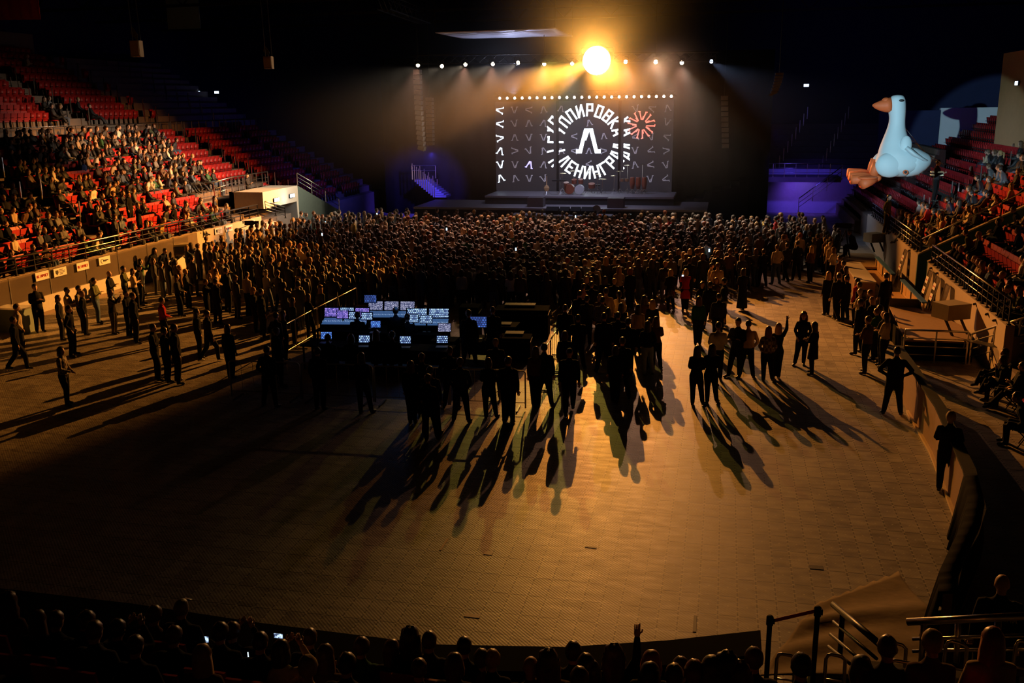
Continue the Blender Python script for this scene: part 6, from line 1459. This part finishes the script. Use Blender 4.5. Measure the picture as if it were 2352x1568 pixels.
# bald guard standing below the steel railing
p = at(2305, 1322, Y=11.2); person(p.x, p.y, p.z - 1.8, -8, 'm_big', 'black', 'black', 'bald', 'dark', 'bald guard in black t-shirt standing at the bottom right', h=1.8)
s = MB()
for i, ch in enumerate('ОХРАНА'):
    for q in strokes(ch, .05, .07, .012): s.poly([(v.x - .15 + i * .06, -.175, v.y) for v in q], (0, .02, 0))
o = s.obj('back_print', mat('print_yellow', (.45, .40, .05), .7), loc=(p.x, p.y, p.z - .47), rz=math.radians(-8)); tag(o, 'yellow lettering on the back of the bald guard', 'print')
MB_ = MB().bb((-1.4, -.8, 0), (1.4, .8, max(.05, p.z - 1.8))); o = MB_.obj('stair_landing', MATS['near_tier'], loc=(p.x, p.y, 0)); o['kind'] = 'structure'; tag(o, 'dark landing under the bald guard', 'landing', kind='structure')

# individual spectators in the seats: the nearest of both stands
LAB = {'left': 'left stand', 'right': 'right stand'}
N_IND = 300 - len(PEOPLE)
occ.sort(key=lambda q: q[0]); indiv = occ[:max(0, N_IND)]; restocc = occ[max(0, N_IND):]
KEYS = [('s_lap', 'man'), ('s_back', 'man'), ('s_cross', 'man'), ('s_lean', 'man'), ('sf_lap', 'woman'), ('sf_clap', 'woman'), ('sf_chin', 'woman'), ('s_out', 'man')]
rows_ct = {}
for (dd, x, y, z, f, side, tier, i) in sorted(indiv, key=lambda q: (q[5], q[6], q[7], q[2])):
    key, who = rs.choice(KEYS); tp = rs.choices(['black', 'charcoal', 'cream', 'beige', 'white', 'brown', 'olive', 'grey', 'red', 'navy', 'denim'], [46, 16, 7, 6, 4, 6, 3, 4, 2, 8, 3])[0]
    hr = rs.choice(['short', 'crop', 'short', 'bob'] if who == 'man' else ['long', 'bob', 'long', 'pony']); hc = rs.choice(['dark', 'brown', 'dark', 'fair', 'grey'])
    if hr == 'bob' and who == 'man': hr = 'short'
    c = rows_ct.get((side, tier, i), 0); rows_ct[(side, tier, i)] = c + 1
    lb = '%s in %s, %s hair, %s sitter in row %s of the %s' % (who, tp, hc, ordn(c), ['one', 'two', 'three', 'four', 'five', 'six', 'seven', 'eight', 'nine', 'ten', 'eleven'][i], LAB[side] if tier != 'upper' else 'upper left stand')
    person(x, y + rs.uniform(-.05, .05), z, f + (35 if side == 'left' else -35) * rs.random() + rs.uniform(-8, 8), key, tp, rs.choice(['black', 'charcoal', 'denim', 'black']), hr, hc, lb)

# individual seats: nearest 300
cand2 = sorted([c for c in cand if not c[8]], key=lambda q: q[0]) ; 
near_s = [(0, x, y, z, 0, 'near', 'row', 0, True) for x, y, z in near]
indS = (near_s + cand2)[:300]; restS = (near_s + cand2)[300:] + [c for c in cand if c[8]]
ct = {}
for (dd, x, y, z, f, side, tier, i, st) in sorted(indS, key=lambda q: (q[5], q[6], q[7], q[2], q[1])):
    if side == 'near':
        k = [n for n in range(len(near)) if near[n] == (x, y, z)][0]
        lb = 'dark seat under the %s' % NEAR[k][6]
    else:
        c = ct.get((side, tier, i), 0); ct[(side, tier, i)] = c + 1
        lb = '%s empty red seat from the camera in row %s of the %s' % (ordn(c), ['one', 'two', 'three', 'four', 'five', 'six', 'seven', 'eight', 'nine', 'ten', 'eleven'][i], LAB[side] if tier != 'upper' else 'upper left stand')
    o = bpy.data.objects.new('stadium_seat', SEATO if st else SEATM); C.objects.link(o); o.location = (x, y, z); o.rotation_euler.z = math.radians(f); tag(o, lb, 'seat', 'red seats of the stands')

# ------------------------------------------------------------------ merged far things
def merge(name, items, label, cat, mats, vcol=False, group=None):
    """items: (verts array, tri array, face material index or face colours, matrix)"""
    VV = []; FF = []; MM = []; n = 0
    for co, tri, m, R_, tr in items:
        VV.append(co @ R_.T + tr); FF.append(tri + n); MM.append(m); n += len(co)
    VV = np.concatenate(VV).astype(np.float32); FF = np.concatenate(FF).astype(np.int32); MM = np.concatenate(MM)
    me = bpy.data.meshes.new(name); me.vertices.add(len(VV)); me.vertices.foreach_set('co', VV.ravel()); me.loops.add(len(FF) * 3); me.loops.foreach_set('vertex_index', FF.ravel())
    me.polygons.add(len(FF)); me.polygons.foreach_set('loop_start', np.arange(0, len(FF) * 3, 3, dtype=np.int32)); me.polygons.foreach_set('loop_total', np.full(len(FF), 3, dtype=np.int32))
    for m in mats: me.materials.append(m)
    if vcol:
        at_ = me.attributes.new('tint', 'FLOAT_COLOR', 'CORNER'); c4 = np.ones((len(FF) * 3, 4), np.float32); c4[:, :3] = np.repeat(MM, 3, axis=0); at_.data.foreach_set('color', c4.ravel())
        me.polygons.foreach_set('use_smooth', np.ones(len(FF), bool))
    else: me.polygons.foreach_set('material_index', MM.astype(np.int32))
    me.update(calc_edges=True); me.validate()
    o = bpy.data.objects.new(name, me); C.objects.link(o); tag(o, label, cat, group, 'stuff'); return o
def rotz(a): c, s = math.cos(a), math.sin(a); return np.array([[c, -s, 0], [s, c, 0], [0, 0, 1]])
def tri_of(me):
    me.calc_loop_triangles(); co = np.empty(len(me.vertices) * 3); me.vertices.foreach_get('co', co)
    return co.reshape(-1, 3), np.array([t.vertices[:] for t in me.loop_triangles]), np.array([t.material_index for t in me.loop_triangles])
sc, st_, sm_ = tri_of(SEATM); so_, sto, smo = tri_of(SEATO)
it = []
for (dd, x, y, z, f, side, tier, i, st) in restS:
    a = (so_, sto, smo) if st else (sc, st_, sm_); it.append((*a, rotz(math.radians(f)), np.array([x, y, z])))
merge('stadium_seats', it, 'the many remaining red seats of both stands', 'seats', [RED, BLKMET], group='red seats of the stands')
CT = mat('crowd_cloth', (1, 1, 1), .6); nt = CT.node_tree; an = nt.nodes.new('ShaderNodeAttribute'); an.attribute_name = 'tint'; nt.links.new(an.outputs['Color'], nt.nodes['Principled BSDF'].inputs['Base Color'])
HL = {}
for k, me in HAIR.items():
    o = bpy.data.objects.new('t', me); C.objects.link(o); d_ = o.modifiers.new('d', 'DECIMATE'); d_.ratio = .35; dg = bpy.context.evaluated_depsgraph_get(); dg.update()
    lo = bpy.data.meshes.new_from_object(o.evaluated_get(dg)); HL[k] = tri_of(lo)[:2]; bpy.data.objects.remove(o)
items = []
def far_person(x, y, z, face, key, h):
    co, tri, reg = LOWT[key]; s = h / PROTO[key][2]
    tp = CL[rs.choices(['black', 'charcoal', 'cream', 'beige', 'white', 'brown', 'olive', 'grey', 'red', 'navy', 'denim', 'green', 'yellow'], [46, 16, 4, 5, 3, 7, 3, 5, 1.6, 8, 3, 1.5, .5])[0]]
    bt = CL[rs.choice(['black', 'charcoal', 'denim'])]; pal = np.array([(.55, .33, .23), tp, bt, (.02, .02, .02)])
    R_ = rotz(math.radians(face)) * s; tr = np.array([x, y, z]); items.append((co, tri, pal[reg], R_, tr))
    fem = '_' in key and key.startswith(('f', 'sf')); hk = rs.choice(['long', 'bob', 'long', 'pony', 'bun'] if fem else ['short', 'short', 'crop', 'cap', 'beanie'] if rs.random() < .3 else ['short', 'crop', 'short'])
    hc_ = HAIRC[rs.choices(['dark', 'brown', 'fair', 'red', 'grey'], [6, 4, 2.2 if fem else .8, .4, .5])[0]]
    hv, ht_ = HL[hk]; H = np.array(PROTO[key][1]); hv2 = (hv * 1.12) @ H[:3, :3].T + H[:3, 3]
    items.append((hv2, ht_, np.tile(np.array(hc_), (len(ht_), 1)), R_, tr))
for (dd, x, y, z, f, side, tier, i) in restocc:
    far_person(x, y, z, f + (35 if side == 'left' else -35) * rs.random(), rs.choice(KEYS)[0], 1.3 + rs.uniform(-.05, .06))
# dense crowd
grid = {}
for (x, y) in PEOPLE: grid.setdefault((int(x // 1), int(y // 1)), []).append((x, y))
def free(x, y, r=.42):
    gx, gy = int(x // 1), int(y // 1)
    return all((x - a) ** 2 + (y - b) ** 2 > r * r for i in (-1, 0, 1) for j in (-1, 0, 1) for a, b in grid.get((gx + i, gy + j), []))
ncrowd = 0; STK = ['m_down', 'm_pocket', 'm_cross', 'f_down', 'f_front', 'f_cross', 'm_phone', 'f_hips', 'm_down', 'f_down', 'f_phone', 'm_big']
yy = 30.0
while yy < 57.2:
    xx = -26.0
    while xx < 7.0:
        x = xx + rs.uniform(-.2, .2); y = yy + rs.uniform(-.2, .2); xx += .66
        px, py, dd = proj(x, y, 0)
        dens = 0.
        if -14.6 < x < -4.8: dens = 1. if y > 35.8 else 0
        elif x <= -14.6:
            lim = 34.5 + (-14.6 - x) * .55; dens = 0 if y < lim - 3.5 else (.28 if y < lim else .9)
            if x < -25.5 and y < 50: dens *= .3
        elif x <= 1.2: dens = 1. if y > 41.5 - (x < -2) * 2.5 else 0
        else: dens = 1. if y > 47.2 - (x > 4.5) * 1.0 else 0
        if x > 4.5 + (y < 50) * 1.2 and y > 50: dens *= .35
        if x > 6: dens *= .3
        if x < -24.5 and y > 50: dens *= .4
        if y > 55.8: dens *= .6
        if rs.random() > dens or not free(x, y): continue
        if x > 5.2 and 40 < y < 50.5: continue
        grid.setdefault((int(x // 1), int(y // 1)), []).append((x, y)); ncrowd += 1
        k = rs.choice(STK); far_person(x, y, 0, facing(x, y) + rs.uniform(-22, 22), k, rs.uniform(1.60, 1.72) if k[0] == 'f' else rs.uniform(1.70, 1.86))
    yy += .64
merge('distant_crowd', items, 'dense crowd of people filling the floor before the stage and the far seats', 'crowd', [CT], vcol=True)
print('PEOPLE individual', len(PEOPLE), 'far', ncrowd, len(restocc), 'seats', len(cand), 'occ', len(occ), 'indiv seated', len(indiv))
# phones glowing in the crowd
PHS = quiet(mat('phone_screen', (.02, .02, .02), .3, em=(.55, .8, 1.0), es=2.5)); 
def phone(p, label, w_=.075, h_=.15, rz=0., m=None):
    t = thing('phone', label, 'phone', p, rz); MB().box((0, 0, 0), (w_, .012, h_)).obj('case', DARK, t); MB().box((0, -.009, 0), (w_ * .9, .006, h_ * .92)).obj('lit_screen', m or PHS, t)
for px, py, lb in ((866, 492, 'bright upright phone in the far left crowd'), (1026, 526, 'phone held sideways in the middle of the crowd'), (1185, 572, 'glowing phone in the middle crowd, nearer one'), (1448, 494, 'bright phone held up near the stage, right of centre'), (1322, 497, 'faint phone near the stage lip'), (747, 508, 'phone lighting a face in the far left crowd'), (740, 538, 'phone held low in the left crowd'), (1629, 575, 'phone lighting a woman in the right crowd'), (1568, 635, 'phone in the hand of the blonde in red')):
    p = at(px, py, Z=1.62 if py < 560 else 1.4); phone(p, lb)
lamp('phone_glow', 'POINT', at(1629, 575, Z=1.4) + V(0, .3, .05), .5, (.5, .75, 1), size=.05)
PV = mat('phone_video', (.02, .02, .02), .3, noise=.1); n_ = PV.node_tree.nodes; l_ = PV.node_tree.links
cr = n_.new('ShaderNodeValToRGB'); cr.color_ramp.elements[0].color = (.02, .03, .08, 1); cr.color_ramp.elements[0].position = .4; cr.color_ramp.elements[1].color = (.55, .75, 1, 1); cr.color_ramp.elements[1].position = .62
nz = n_.new('ShaderNodeTexNoise'); nz.inputs['Scale'].default_value = 28; l_.new(n_['Texture Coordinate'].outputs['Object'], nz.inputs['Vector']); l_.new(nz.outputs['Fac'], cr.inputs[0]); l_.new(cr.outputs[0], n_['Principled BSDF'].inputs['Emission Color']); n_['Principled BSDF'].inputs['Emission Strength'].default_value = 1.6
phone(at(469, 1467, Y=9.4), 'large bright phone filming the stage in the near left seats', .13, .09, .1, PV); phone(at(640, 1459, Y=9.6), 'phone held sideways above the person in cream jacket', .125, .065, 0, PV)
phone(at(570, 1502, Y=9.0), 'tilted phone edge glowing in the near left seats', .012, .07, .4); phone(at(2343, 914, Z=.75), 'phone on the lap of the nearest right sitter', .1, .06, .5); phone(at(2229, 600, X=9.8), 'phone lighting the right stand near the passage')
